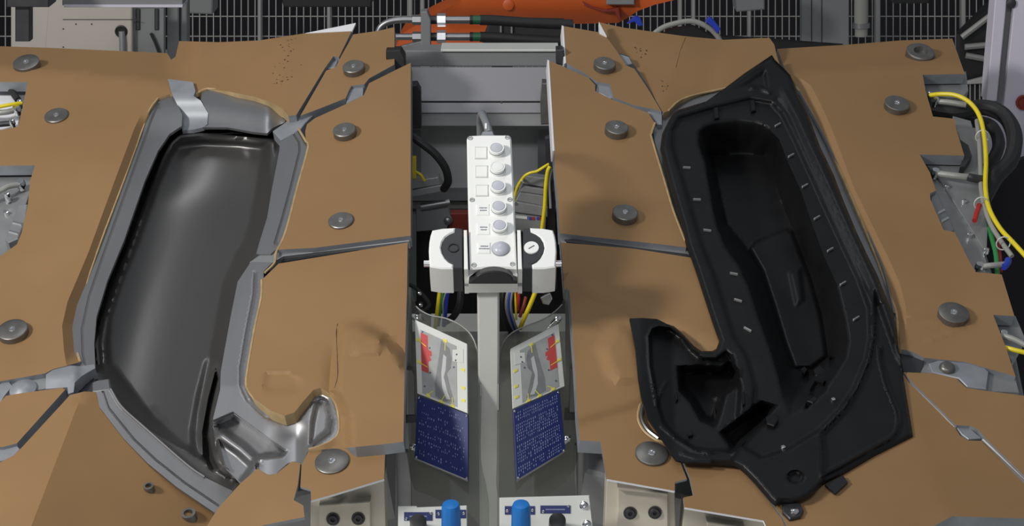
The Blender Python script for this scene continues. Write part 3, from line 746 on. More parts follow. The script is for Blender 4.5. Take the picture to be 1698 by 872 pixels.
for x, y, a in CL:
    z = fh(x, y); c = FR.P(x, y, z + 3); a = math.radians(a)
    L, w = .0065, .0014
    u = Vector((math.cos(a), math.sin(a) * 1.3, 0)); v = Vector((-u.y, u.x, 0)).normalized()
    pts = [c - u * L - v * w, c + u * L - v * w, c + u * L + v * w, c - u * L + v * w]
    MB().prism_local(pts, z / 1000 + .004, z / 1000 - .001, bev=.0006).build('clip', ['tab_grey'], liner)
for x, y, w, hh in ((1188, 187, 5, 9), (1249, 175, 5, 9), (1186, 687, 3, 10), (1233, 660, 3, 10), (1122, 657, 3, 6), (1145, 719, 5, 3)):
    z = fh(x, y)
    MB().prism(FR, [(x - w, y - hh), (x + w - 2, y - hh - 2), (x + w, y + hh - 2), (x - w + 2, y + hh)], z + 6, z - 2, bev=1.5).build('clip', ['liner'], liner)
for x, y in ((1382, 661), (1299, 740)):
    z = fh(x, y)
    MB().lathe(FR.P(x, y, z + 3), [(.002, z / 1000 + .004), (.0035, z / 1000 + .003), (.004, z / 1000 - .001)], 0, 10).build('rivet', ['chrome'], liner)
# torn webs at the end of the trough
for poly in ([(1326, 612), (1334, 606), (1340, 612), (1334, 620)], [(1349, 612), (1360, 604), (1368, 612), (1362, 626), (1352, 622)], [(1338, 664), (1350, 656), (1358, 662), (1348, 668)], [(1270, 690), (1284, 684), (1292, 694), (1284, 706), (1272, 702)]):
    z = fh(sum(p[0] for p in poly) / len(poly), sum(p[1] for p in poly) / len(poly))
    MB().prism(FR, poly, z + 7, z - 4, bev=1.5).build('torn_web', ['liner'], liner)

# ================================================================== CONTROL POST, PENDANT AND HAND SWITCHES
a36 = math.radians(36)
PN = (0, math.sin(a36), math.cos(a36))
FP = Frame(815, 336, 3.74, PN, (1, -.030, 0))
FPf = FP
pend = thing('control_pendant', 'white push button box with six round buttons on the post', 'control box', FP)
face = [(774, 231), (775, 227), (779, 224), (800, 223), (843, 223), (847, 226), (848, 231), (853, 335), (857, 445), (817, 443), (779, 446), (776, 335)]
MB().prism(FP, face, 0, -42, bev=2.5).build('enclosure', ['white'], pend)
for x, y in ((780, 229), (841.5, 228), (783, 331.5), (845.5, 331), (786, 439.5), (850, 438)):
    c = FP.P(x, y, 0)
    s = MB().lathe(c, [(.0028, -.0003), (.003, .0006), (.0042, .0006), (.0046, -.001)], 0, 12).build('cover_screw', ['alu_dull'], pend)
    MB().box((c.x, c.y, .0006), (.0044, .0009, .0008)).build('screw_slot', ['black'], s)
buts = [(823.5, 245, 13), (825, 276, 13), (826, 307.5, 13), (827, 341.5, 13), (828.5, 373, 13), (830, 409, 14.2)]
for i, (x, y, r) in enumerate(buts):
    c = FP.P(x, y, 11 if i < 5 else 6); r = r * FP.k
    if i < 5:
        o = MB().lathe(c, [(r * .78, .0100), (r * .80, .0115), (r * .96, .0115), (r, .0100), (r, .004), (r * 1.02, .003), (r * 1.02, -.001)], 0, 32).build('button_bezel', ['white' if i != 1 else 'white'], pend)
        MB().lathe(c, [(r * .3, .0122), (r * .72, .0118), (r * .785, .0100)], 0, 32).build('button_cap', ['cap_grey' if i != 1 else 'white'], o)
        MB().lathe(c, [(r * 1.0, .0072), (r * 1.012, .0070), (r * 1.012, .0052), (r * 1.0, .005)], 0, 32).build('bezel_ring', ['alu_dull'], o)
    else:
        prof = [(r * .12, .0085), (r * .4, .0078), (r * .7, .0060), (r * .92, .0035), (r, .0010), (r, -.001)]
        o = MB().lathe(c, prof, 0, 32).build('dome_lamp', ['cap_grey'], pend)
        MB().lathe(c, [(r * 1.0, .0012), (r * 1.05, .0010), (r * 1.06, -.001)], 0, 32).build('lamp_ring', ['alu'], o)
labs = [(787, 243, 808, 263), (788, 274, 809, 294), (788.5, 306, 810, 325), (790, 338, 811, 356.5), (791, 370, 812, 388.5), (792, 401.5, 813, 420)]
for i, (x0, y0, x1, y1) in enumerate(labs):
    o = MB().rect(FP, x0, y0, x1, y1, 1.4, -1, bev=.5).build('label_plate', ['offwhite' if i < 3 else 'white'], pend)
    MB().rect(FP, x0 + 1.6, y0 + 1.5, x1 - 1.6, y1 - 1.5, 1.7, 1, bev=.2).build('label_insert', ['white'], o)
    if i >= 3:
        b = MB()
        for ln_, (yy, xs, xe) in enumerate((((y0 + y1) / 2 - 2.6, x0 + 5, x1 - 4), ((y0 + y1) / 2 + 1.6, x0 + (6 if i < 5 else 2.2), x1 - (5 if i < 5 else 1.5)))):
            x = xs
            while x < xe:
                w = random.uniform(.7, 1.5)
                b.rect(FP, x, yy - 1.0, x + w, yy + random.uniform(.5, 1.1), 1.9, 1.4)
                x += w + .5
        b.build('printed_text', ['ink'], o)
# black end cover on the lower face
FB = Frame(818, 457, 3.585, (0, -math.cos(a36), math.sin(a36)), (1, 0, 0))
inv = pend.matrix_world.inverted()
def reparent(o, par):
    m = o.matrix_world.copy() if o.parent is None else o.matrix_world
    o.parent = par
    o.matrix_local = (par_world(par)).inverted() @ m
    return o
def par_world(o):
    return o.matrix_world if o.parent is None else par_world(o.parent) @ o.matrix_local
def part_in(b, name, m, par, fr, label=None, smooth=35):
    """part built in another frame than its thing's"""
    o = b.build(name, m if isinstance(m, list) else [m], smooth=smooth)
    o.parent = par
    o.matrix_local = par_world(par).inverted() @ fr.M
    if label: o['label'] = label
    return o
part_in(MB().prism(FP, [(776, 446), (817, 444), (858, 445), (858.5, 466), (777, 467)], -14, -44, bev=2), 'lower_shell', 'white', pend, FP)
arc = [(788, 463)] + [(819 + 32 * math.cos(t), 464 - 15 * math.sin(t)) for t in [math.pi * (1 - k / 12) for k in range(13)]] + [(858, 466), (858, 471), (777, 471), (777, 467)]
FB2 = vframe(818, 462, 3.645)
part_in(MB().prism(FB2, arc, 0, -26, bev=2), 'end_cover', 'black', pend, FB2)
# gland and conduit
part_in(MB().prism(FP, [(797, 225), (800, 217), (817, 216), (821, 225)], -6, -34, bev=2), 'cable_gland', 'edge_grey', pend, FP)
cond = MB().tube([FP.P(811, 221, -18), FP.P(808, 208, -20), FP.P(803, 195, -34), FP.P(799, 189, -60), FP.P(797, 200, -110), FP.P(797, 230, -160)], .0068, seg=12)
o = cond.build('conduit', ['edge_grey'], frame=FP); tag(o, 'short grey corrugated conduit entering top of white button box', 'cable')
MB().rect(FP, 804, 204, 807.5, 213, -10, -13, bev=.4).build('cable_marker', ['white'], o)

# the two hand switches
def hand_switch(side, label):
    s = 1 if side == 'R' else -1
    t = thing('hand_switch', label, 'switch', FP, 'pair of hand switches')
    mx = lambda pts: pts if s > 0 else [(1634 - x, y) for x, y in pts]
    wh = mx([(879, 377), (900, 378), (917, 381), (920, 390), (922, 401), (923, 416), (922, 431), (921, 442), (902, 445), (883, 445), (882, 438), (890, 434), (896, 428), (901, 419), (903, 410), (901, 401), (896, 393), (889, 388), (880, 384)])
    MB().prism(FP, wh, 8, -58, bev=2).build('housing', ['white'], t)
    bk = mx([(867, 379), (879, 377), (880, 384), (889, 388), (896, 393), (901, 401), (903, 410), (901, 419), (896, 428), (890, 434), (882, 438), (883, 445), (867, 445)])
    MB().prism(FP, bk, 6, -56, bev=1.5).build('insert', ['charcoal'], t)
    x = 881.3 if s > 0 else 752
    c = FP.P(x, 410, 8)
    if s > 0:
        q = MB().lathe(c, [(.009, .0085), (.0112, .0085), (.0118, .0075), (.0118, .004)], 0, 28).build('key_disc', ['white'], t)
        u = Vector((.8, .6, 0)); v = Vector((-.6, .8, 0)); c0 = Vector((c.x, c.y, 0))
        MB().prism_local([c0 - u * .0055 - v * .0006, c0 + u * .0055 - v * .0006, c0 + u * .0055 + v * .0006, c0 - u * .0055 + v * .0006], .0091, .008).build('key_slot', ['black'], q)
    else:
        q = MB().lathe(c, [(.0065, .0052), (.007, .0075), (.0085, .0075), (.009, .0055), (.009, .004)], 0, 28).build('sensor_ring', ['black'], t)
    bx = (920, 931) if s > 0 else (703, 714)
    a = FP.P(bx[0], 437, -8); b_ = FP.P(bx[1], 437, -8)
    MB().tube([a, b_], .0055, seg=14, smooth=False).build('side_bolt', ['chrome'], t)
    return t
hand_switch('L', 'white and black hand switch on the side of the box with a plain sensor ring')
hand_switch('R', 'white and black hand switch on the side of the box with a white key disc')

# post with its forked bracket
FPO = vframe(810, 480, 3.70)
post = thing('control_post', 'grey steel post with forked bracket carrying the white button box', 'post', FPO)
b = MB().prism(FPO, [(791, 474), (828, 474), (827, 900), (796, 900)], 0, -45, bev=3).build('column', ['post_grey'], post)
part_in(MB().prism(FP, [(769, 381), (774.5, 381), (776.5, 446), (769.5, 446)], 6, -60, bev=.8), 'fork_plate', 'white', post, FP)
part_in(MB().prism(FP, [(857.5, 381), (863.5, 381), (866, 446), (859, 446)], 6, -60, bev=.8), 'fork_plate', 'white', post, FP)
part_in(MB().prism(FPO, [(770, 471), (866, 471), (866, 474.5), (770, 474.5)], 12, -30), 'cross_plate', 'alu', post, FPO)

# ================================================================== ACRYLIC GUARDS WITH SIGNS
def quadlerp(q, u, v):
    (ax, ay), (bx, by), (cx, cy), (dx, dy) = q     # tl tr br bl
    tx, ty = ax + (bx - ax) * u, ay + (by - ay) * u
    ex, ey = dx + (cx - dx) * u, dy + (cy - dy) * u
    return (tx + (ex - tx) * v, ty + (ey - ty) * v)
def sub_quad(q, u0, v0, u1, v1): return [quadlerp(q, u, v) for u, v in ((u0, v0), (u1, v0), (u1, v1), (u0, v1))]
def sign_set(s):
    n = (-.40 * s, .42, .80)
    if s > 0: wq = [(688, 530), (774, 570), (775, 685), (692, 652)]; bq = [(692, 655), (776, 687), (776, 797), (687, 760)]; fr = Frame(732, 660, 3.72, n)
    else: wq = [(847, 578), (926, 537), (936, 640), (851, 677)]; bq = [(851, 679), (928, 646), (938, 748), (857, 797)]; fr = Frame(890, 665, 3.72, n)
    U = (lambda u: u) if s > 0 else (lambda u: 1 - u)
    side = 'left' if s > 0 else 'right'
    def sq(q, u0, v0, u1, v1):
        a, b_ = sorted((U(u0), U(u1))); return sub_quad(q, a, v0, b_, v1)
    g = thing('guard_screen', 'clear curved acrylic guard %s of the grey post' % side, 'guard', fr, 'pair of acrylic guards')
    ol = [(681, 486), (690, 508), (712, 522), (740, 528), (765, 540), (783, 558), (792, 585), (796, 620), (797, 680), (796, 760), (808, 820), (806, 880), (770, 845), (705, 818), (682, 795), (676, 640)] if s > 0 else \
         [(943, 482), (932, 505), (905, 527), (868, 542), (845, 555), (832, 575), (827, 610), (826, 680), (825, 760), (826, 818), (850, 860), (905, 822), (935, 800), (958, 760), (956, 640)]
    ol = spline(ol, True, 3)
    cx = 705 if s > 0 else 920
    relief('acrylic_sheet', fr, ol, lambda x, y: -14 - 30 * ss(np.abs(x - cx) / 110 - .25), ['acrylic'], g, 12, 3, frame=fr)
    MB().tube([fr.P(x, y, -12 - 30 * ss(np.array(abs(x - cx) / 110 - .25)).item()) for x, y in ol[3:24 if s > 0 else 22]], .0012, seg=5, sub=2).build('sheet_edge', ['tube_grey'], g)
    for x, y in (((686, 524), (683, 739)) if s > 0 else ((928, 527), (944, 725))):
        MB().lathe(fr.P(x, y, 4), [(.003, .006), (.004, .005), (.004, .0), (.0055, -.001), (.0055, -.02)], 0, 12).build('spacer_screw', ['chrome'], g)
    p = thing('picture_sign', 'white framed picture sign of a grey moulded part %s of the grey post' % side, 'sign', fr, 'pair of picture signs')
    MB().prism(fr, wq, 0, -3).build('sign_plate', ['offwhite'], p)
    pic = sq(wq, .10, .10, .80, .97) if s > 0 else sq(wq, .10, .10, .82, .97)
    ph = MB().prism(fr, pic, .5, -.2).build('photo_print', ['photo_grey'], p)
    V = lambda pts: [quadlerp(wq, U(u), v) for u, v in pts]
    MB().prism(fr, V([(.10, .14), (.24, .14), (.24, .66), (.10, .66)]), .8, .2).build('red_bar', ['print_red'], ph)
    MB().prism(fr, V([(.24, .33), (.31, .34), (.31, .40), (.27, .41), (.30, .46), (.24, .50)]), .8, .2).build('red_mark', ['print_red'], ph)
    MB().prism(fr, V([(.50, .12), (.66, .18), (.70, .30), (.68, .45), (.60, .55), (.66, .72), (.74, .92), (.52, .96), (.36, .94), (.36, .75), (.42, .50), (.46, .32)]), .8, .2).build('part_outline', ['photo_dark'], ph)
    MB().prism(fr, V([(.54, .30), (.60, .32), (.58, .50), (.54, .62), (.60, .80), (.66, .90), (.58, .92), (.50, .78), (.49, .58)]), 1.1, .5).build('part_highlight', ['photo_light'], ph)
    MB().prism(fr, V([(.72, .18), (.93, .10), (.93, .30), (.72, .34)]), .8, .2).build('photo_corner', ['offwhite'], ph)
    b = MB()
    for u, v in ((.14, .12), (.27, .30), (.27, .64), (.15, .86), (.80, .22), (.78, .31), (.74, .42)):
        c = quadlerp(wq, U(u), v); b.lathe(fr.P(c[0], c[1], 1), [(.0015, .0012), (.0017, .0006)], 0, 10)
    b.build('photo_holes', ['ink'], ph)['kind'] = 'stuff'
    for u, v in ((.58, .10), (.05, .26), (.05, .56), (.92, .40), (.92, .66), (.92, .84), (.22, .97), (.48, .985), (.70, .985)):
        MB().prism(fr, sq(wq, max(0, u - .035), max(0, v - .022), u + .035, min(1, v + .018)), .9, -.2).build('yellow_marker', ['print_yellow'], p)
    for (u0, v0, u1, v1) in ((.05, .26, .2, .30), (.05, .56, .22, .58), (.22, .95, .32, .88), (.48, .97, .56, .86), (.70, .97, .70, .86), (.58, .12, .57, .24)):
        A_ = Vector(quadlerp(wq, U(u0), v0)); B_ = Vector(quadlerp(wq, U(u1), v1)); w = (B_ - A_).orthogonal().normalized() * .5
        MB().prism(fr, [tuple(A_ - w), tuple(B_ - w), tuple(B_ + w), tuple(A_ + w)], 1.2, .3).build('pointer_line', ['print_yellow'], p)
    q = thing('instruction_sign', 'dark blue instruction sign with rows of pale print %s of the grey post' % side, 'sign', fr, 'pair of instruction signs')
    MB().prism(fr, bq, 0, -3, bev=.4).build('sign_plate', ['plate_blue'], q)
    b = MB()
    for r in range(6):
        u = .06 if s > 0 else .05
        while u < .93:
            l = random.uniform(.010, .03); v = .06 + r * .15 + (.02 if r % 2 else 0)
            for k in range(2 if s > 0 else 3):
                vv = v + k * .045
                if random.random() < (.55 if s > 0 else .85): b.prism(fr, sub_quad(bq, u, vv, u + l * .55, vv + random.uniform(.016, .034)), .4, -.1)
            u += l + .02
    o = b.build('printed_text', ['text_blue'], q); o['kind'] = 'stuff'
    for u, v in ((.03, .03), (.97, .03), (.03, .97), (.97, .97)):
        c = quadlerp(bq, u, v); MB().lathe(fr.P(c[0], c[1], 1), [(.001, .0022), (.002, .0014), (.0022, -.001)], 0, 10).build('rivet', ['chrome'], q)
    MB().tube([fr.P(*bq[3], -1), fr.P(*bq[2], -1)], .0016, seg=6, smooth=False).build('lower_edge', ['alu'], q)
sign_set(1); sign_set(-1)

# ================================================================== LOWER CONTROL PLATES
def valve_plate(fr, label, plate, labels, knob, blackk, bolts):
    t = thing('valve_plate', label, 'control panel', fr, 'pair of valve plates')
    MB().prism(fr, plate, 0, -8, bev=.8).build('plate', ['offwhite'], t)
    for x0, y0, x1, y1, scr in labels:
        o = MB().rect(fr, x0, y0, x1, y1, 1.2, -.5).build('name_plate', ['plate_blue'], t)
        b = MB(); x = x0 + 9
        while x < x1 - 9:
            w = random.uniform(.8, 1.8); b.rect(fr, x, (y0 + y1) / 2 - 1, x + w, (y0 + y1) / 2 + 1.2, 1.5, 1); x += w + .5
        if x1 - x0 > 40 and knob[0] not in range(int(x0), int(x1)): b.build('printed_text', ['text_blue'], o)
        for sx, sy in scr: MB().lathe(fr.P(sx, sy, 2), [(.0012, .003), (.0022, .0022), (.0024, .0008)], 0, 10).build('rivet', ['chrome'], o)
    kx, ky, kr = knob
    fk = Frame(kx, ky, 3.50, (0, .86, .5))
    prof_r = []
    b = MB(); seg = 36; rk = kr * .9e-3
    zz = [(.55, .030), (.88, .029), (.96, .026), (1.0, .02), (1.06, -.02)]
    for r, z in zz:
        for i in range(seg):
            a = 2 * math.pi * i / seg; q = r * (1 + (.035 if (i % 3 == 0 and z < .027) else 0)) * rk
            b.v.append((q * math.cos(a), q * math.sin(a), z))
    b.f.append(list(range(seg))); b.m.append(0)
    for k in range(len(zz) - 1):
        for i in range(seg):
            j = (i + 1) % seg; b.f.append([k * seg + i, (k + 1) * seg + i, (k + 1) * seg + j, k * seg + j]); b.m.append(0)
    part_in(b, 'blue_knob', 'knob_blue', t, fk, 'ribbed bright blue knob')
    x, y, r = blackk
    fk2 = Frame(x, y, 3.54, (0, .5, .86))
    part_in(MB().lathe(Vector((0, 0, 0)), [(r * .7e-3, .022), (r * .9e-3, .021), (r * .92e-3, 0), (r * .95e-3, -.015)], 0, 28), 'black_knob', 'black', t, fk2)
    for x, y in bolts:
        o = MB().lathe(fr.P(x, y, 4), [(.0022, .003), (.0026, .0055), (.0048, .005), (.0052, .002), (.0066, .001), (.0066, -.001)], 0, 14).build('plate_bolt', ['chrome'], t)
FV1 = Frame(718, 855, 3.56, (0, .10, .99)); FV2 = Frame(905, 850, 3.56, (0, .10, .99))
valve_plate(FV1, 'light grey valve plate under the left acrylic guard', [(660, 839), (690, 839), (692, 841), (774, 838), (775, 900), (660, 900)],
            [(670, 849, 717, 863, ((674, 860), (714, 851))), (722, 845, 773, 859, ((727, 852), (769, 851)))], (748, 862, 15), (694, 874, 14), [])
valve_plate(FV2, 'light grey valve plate with two bolts under the right acrylic guard', [(828, 825), (977, 821), (986, 900), (828, 900)],
            [(837, 839, 887, 853, ((841, 847), (883, 846))), (896, 838, 946, 851, ((901, 848), (942, 839)))], (864, 862, 15), (924, 872, 14), [(968, 838), (973, 869)])

# ================================================================== BETWEEN THE FIXTURES
FG = vframe(800, 150, 4.55)
beam = thing('cross_beam', 'grey steel cross beam behind the white button box', 'beam', FG)
MB().prism(FG, [(672, 84), (925, 84), (925, 110), (672, 110)], 10, -60, bev=1.5).build('top_plate', ['grey_paint'], beam)
MB().rect(FG, 731, 82, 926, 86, 16, -60, bev=1).build('edge_strip', ['offwhite'], beam)
FG2 = Frame(800, 150, 4.50, (0, .10, .99))
part_in(MB().rect(FG2, 660, 111, 925, 168, 0, -40, bev=1), 'face_panel', 'beam', beam, FG2)
part_in(MB().rect(FG2, 660, 170, 925, 187.5, 6, -40, bev=1), 'face_panel', 'beam', beam, FG2)
part_in(MB().rect(FG2, 660, 186, 925, 209, 2, -40, bev=1), 'face_panel', 'grey_paint', beam, FG2)
part_in(MB().lathe(FG2.P(831.5, 170, 6), [(.002, .0065), (.0022, .004)], 0, 10), 'panel_screw', 'black', beam, FG2)
FG3 = vframe(800, 270, 4.62)
part_in(MB().rect(FG3, 660, 205, 893, 335, 0, -30), 'recess_panel', 'recess_paint', beam, FG3)
part_in(MB().rect(FG3, 892, 205, 930, 320, 30, -30, bev=1), 'side_stile', 'beam', beam, FG3)
part_in(MB().rect(FG3, 660, 205, 697, 320, 30, -30, bev=1), 'side_stile', 'grey_paint', beam, FG3)
part_in(MB().rect(FG3, 660, 320, 930, 333, 45, -30, bev=1), 'lower_rail', 'grey_paint', beam, FG3)
part_in(MB().rect(FG3, 660, 334, 930, 352, 20, -30, bev=1), 'lower_rail', 'beam_dark', beam, FG3)

FK = vframe(810, 600, 4.08)
kick = MB().prism(FK, [(668, 566), (968, 566), (985, 960), (652, 960)], 0, -60).build('base_cabinet', ['beam_dark'], frame=FK)
tag(kick, 'dark grey cabinet front behind the post and guards', 'cabinet')
FK2 = vframe(810, 430, 4.4)
dk = MB().rect(FK2, 650, 352, 960, 520, 0, -30).build('base_cabinet', ['black'], frame=FK2)
tag(dk, 'black back panel behind cables under the white button box', 'panel')

def bumper(fr, poly, label, m='dark_steel', h=14):
    o = MB().prism(fr, poly, h, -30, bev=2).build('bumper_block', [m], frame=fr)
    return tag(o, label, 'block', 'bumper blocks on the inner edges')
FBu = vframe(690, 180, 4.38)
bumper(FBu, [(676, 142), (691, 141), (697, 152), (698, 213), (676, 214)], 'dark rubber bumper block beside tall inner tan panel of empty fixture', 'rubber')
bumper(FBu, [(640, 84), (664, 83), (671, 95), (672, 114), (640, 120)], 'dark rubber bumper block at top inner corner of empty fixture', 'rubber')
FBr = vframe(905, 180, 4.38)
bumper(FBr, [(899, 138), (912, 138), (916, 206), (897, 207), (896, 172)], 'dark steel bumper block beside tall inner tan panel of liner fixture', 'steel_disc')
bumper(FBr, [(922, 83), (935, 82), (938, 110), (922, 106)], 'dark steel bumper block at top inner corner of liner fixture', 'dark_steel')

FM = vframe(720, 310, 4.30)
act = thing('actuator', 'grey actuator plates between the empty fixture and button box', 'actuator', FM)
MB().prism(FM, [(672, 302), (727, 294), (732, 306), (672, 316)], 20, -20, bev=1).build('mount_plate', ['alu_dull'], act)
MB().prism(FM, [(672, 318), (732, 307), (737, 317), (672, 329)], 26, -20, bev=1).build('mount_plate', ['alu_dull'], act)
MB().tube([FM.P(698, 343, 10), FM.P(746, 335, 10)], .0062, seg=12, smooth=False).build('rod', ['alu'], act)
MB().prism(FM, [(690, 346), (742, 340), (748, 362), (740, 380), (690, 384)], 4, -20, bev=1).build('cylinder_body', ['grey_paint'], act)
MB().lathe(FM.P(742, 366, 8), [(.003, .012), (.006, .010), (.007, .004), (.009, .003), (.009, -.005)], 0, 12).build('fitting', ['alu'], act)
MB().rect(FM, 672, 355, 690, 500, 10, -10, bev=1).build('side_rail', ['grey_paint'], act)
MB().rect(FM, 677, 260, 690, 300, 0, -10, bev=1).build('yellow_clip', ['yellow'], act)
rb = MB().rect(FM, 744, 354, 790, 392, -10, -40, bev=1).build('red_block', ['red_dark'], frame=FM)
tag(rb, 'dark red block behind left hand switch', 'block')
FM2 = vframe(885, 330, 4.30)
vb = thing('valve_block', 'stepped grey valve block between button box and liner fixture', 'valve', FM2)
for poly, h in (([(868, 291), (908, 296), (908, 312), (866, 305)], 10), ([(866, 308), (908, 315), (908, 325), (862, 318)], 18), ([(862, 319), (908, 326), (908, 343), (855, 333)], 22), ([(853, 334), (908, 344), (908, 360), (853, 352)], 30), ([(853, 353), (906, 360), (904, 386), (853, 384)], 26)):
    MB().prism(FM2, poly, h, -20, bev=1.5).build('valve_segment', ['alu_dull'], vb)
MB().prism(FM2, [(855, 357), (874, 359), (874, 363.5), (855, 361.5)], 27.5, 20).build('marking_strip', ['offwhite'], vb)
for k, (x, m) in enumerate(((877, 'blue'), (882, 'red'), (890, 'blue'), (895, 'red'))):
    MB().rect(FM2, x, 360, x + 4, 364.5, 28, 20).build('marker_dot', [m], vb)
MB().prism(FM2, [(904, 230), (916, 225), (920, 330), (924, 480), (908, 480), (906, 330)], 0, -20, bev=1).build('side_rail', ['dark_steel'], vb)
for x, y in ((866, 301), (854, 337)):
    MB().lathe(FM2.P(x, y, 32), [(.0015, .034), (.0028, .033), (.003, .01)], 0, 10).build('valve_screw', ['chrome'], vb)

def hose(fr, pts, r, m, name, label, cat='hose', group=None, seg=10):
    """pts: (px, py, height mm)"""
    o = MB().tube([fr.P(*p) for p in pts], r / 1000, seg=seg).build(name, [m], frame=fr)
    return tag(o, label, cat, group)
FH = vframe(720, 300, 4.25)
hose(FH, [(683, 226, 0), (700, 238, 10), (722, 256, 14), (738, 278, 12), (743, 300, 4), (736, 313, -20)], 7.5, 'rubber', 'black_hose', 'thick black hose looping left of the white button box')
hose(FH, [(690, 285, 0), (698, 290, 4), (704, 300, 0)], 2.5, 'yellow', 'yellow_cable', 'short yellow cable end below the black hose loop', 'cable')
hose(FM2, [(910, 272, 30), (900, 278, 34), (890, 284, 34), (878, 287, 34), (868, 294, 30), (858, 310, 20), (852, 330, 10)], 2.6, 'yellow', 'yellow_cable', 'thin yellow cable bending over the stepped valve block', 'cable')
hose(FM2, [(912, 276, 40), (908, 285, 42), (905, 310, 42), (903, 345, 42), (899, 378, 40), (897, 400, 36)], 3.6, 'yellow', 'yellow_cable', 'straight yellow cable in front of the stepped valve block', 'cable')
hose(FM2, [(915, 280, 38), (911, 300, 40), (913, 345, 38)], 2.5, 'tube_grey', 'grey_tube', 'thin grey tube beside the straight yellow cable', 'hose')
FC = vframe(740, 510, 4.10)
hose(FC, [(730, 470, 0), (727, 500, 8), (724, 525, 6), (721, 548, -4)], 3.4, 'yellow', 'yellow_cable', 'yellow cable hanging under the left hand switch', 'cable')
hose(FC, [(737, 470, 0), (732, 500, 6), (729, 525, 4), (727, 540, -6)], 2.6, 'green', 'green_cable', 'green cable beside the yellow one under the left hand switch', 'cable')
hose(FC, [(745, 470, 0), (740, 495, 6), (738, 520, 4), (736, 540, -6)], 4, 'blue', 'blue_cable', 'blue cable under the left hand switch', 'cable')
hose(FC, [(741, 480, 10), (735, 500, 12), (735, 524, 6)], 1.6, 'tube_grey', 'grey_tube', 'thin grey tube among coloured cables under left hand switch', 'hose')
hose(FC, [(764, 480, 0), (762, 505, 5), (752, 525, 0), (738, 534, -10)], 6, 'rubber', 'black_hose', 'black hose curving down beside the blue cable', 'hose')
hose(FC, [(672, 470, 0), (690, 478, 4), (712, 505, 6), (690, 520, 0)], 3.5, 'rubber', 'black_hose', 'small black hose under the left hand switch near the tan panel', 'hose')
for x, y in ((696, 486), (698, 506)):
    o = MB().lathe(FC.P(x, y, 8), [(.002, .012), (.0035, .011), (.004, .0)], 0, 10).build('cable_clip', ['chrome'], frame=FC)
    tag(o, 'upper bright cable clip beside the small black hose' if y < 500 else 'lower bright cable clip beside the small black hose', 'clip')
FC2 = vframe(880, 510, 4.10)
hose(FC2, [(892, 470, 0), (887, 486, 8), (878, 508, 8), (870, 526, 4), (862, 545, -6)], 4, 'yellow', 'yellow_cable', 'yellow cable slanting down under the right hand switch', 'cable')
hose(FC2, [(853, 470, 0), (855, 500, 6), (856, 530, 0)], 2, 'yellow', 'yellow_cable', 'thin yellow cable right beside the grey post', 'cable')
hose(FC2, [(859, 470, 0), (860, 495, 6), (858, 515, 0)], 3, 'red', 'red_cable', 'red cable under the right hand switch', 'cable')
hose(FC2, [(872, 492, 0), (868, 508, 6), (862, 525, 0)], 3, 'red_dark', 'red_cable', 'dark red cable beside the slanting yellow cable', 'cable')
for i, (x, r, m, l) in enumerate(((843, 3, 'tube_grey', 'grey hose closest to post under the white button box'), (847, 3, 'blue', 'blue hose curving behind the grey post'), (850, 2.6, 'tube_grey', 'grey hose beside thin yellow cable under the button box'))):
    hose(FC2, [(x + 4, 470, 0), (x - 2, 490, 8), (x - 3, 512, 8), (x + 3, 535, 0), (x + 10, 552, -8)], r, m, 'bundled_hose', l)
hose(FC2, [(836, 478, -6), (833, 500, 0), (838, 530, 0), (850, 556, -6)], 5, 'rubber', 'black_hose', 'black hose right behind the grey post', 'hose')
o = MB().prism(FC2, [(896, 494), (903, 490), (912, 486), (916, 496), (910, 506), (900, 504)], 10, 0, bev=1.5).build('hose_fitting', ['chrome'], frame=FC2); tag(o, 'bright metal fitting under right hand switch', 'fitting')

# inner edge rails and lower side brackets
FS = vframe(682, 640, 3.90)
def rail(fr, label, parts):
    t = thing('edge_rail', label, 'rail', fr, 'inner edge rails')
    for name, poly, h, m in parts: MB().prism(fr, poly, h, h - 26, bev=1.2).build(name, [m], t)
rail(FS, 'grey edge rail with stop plate beside the left signs', [('rail', [(672, 478), (681, 485), (683, 560), (683, 745), (671, 745)], 0, 'alu_dull'), ('stop_plate', [(673, 613), (683, 613), (688, 622), (688, 688), (673, 688)], 16, 'alu'), ('stop_foot', [(673, 688), (688, 688), (690, 701), (673, 702)], 16, 'dark_steel'),
     ('lower_bracket', [(640, 742), (662, 740), (676, 752), (682, 800), (682, 900), (640, 900)], -4, 'alu_dull'), ('lower_bracket', [(637, 742), (657, 742), (659, 820), (660, 900), (637, 900)], 12, 'grey_paint')])
FS2 = vframe(955, 640, 3.90)
rail(FS2, 'grey edge rail with stop plate beside the right signs', [('rail', [(938, 480), (946, 480), (956, 600), (962, 735), (944, 735), (938, 600)], 0, 'alu_dull'), ('stop_plate', [(945, 612), (956, 612), (958, 684), (944, 684)], 16, 'alu'), ('stop_foot', [(937, 684), (958, 684), (958, 697), (936, 697)], 16, 'dark_steel'),
     ('lower_bracket', [(953, 738), (975, 735), (994, 733), (1000, 790), (1003, 860), (960, 860), (952, 800)], -4, 'alu_dull'), ('lower_bracket', [(975, 752), (992, 745), (1003, 806), (999, 860), (979, 860), (978, 800)], 14, 'beam')])

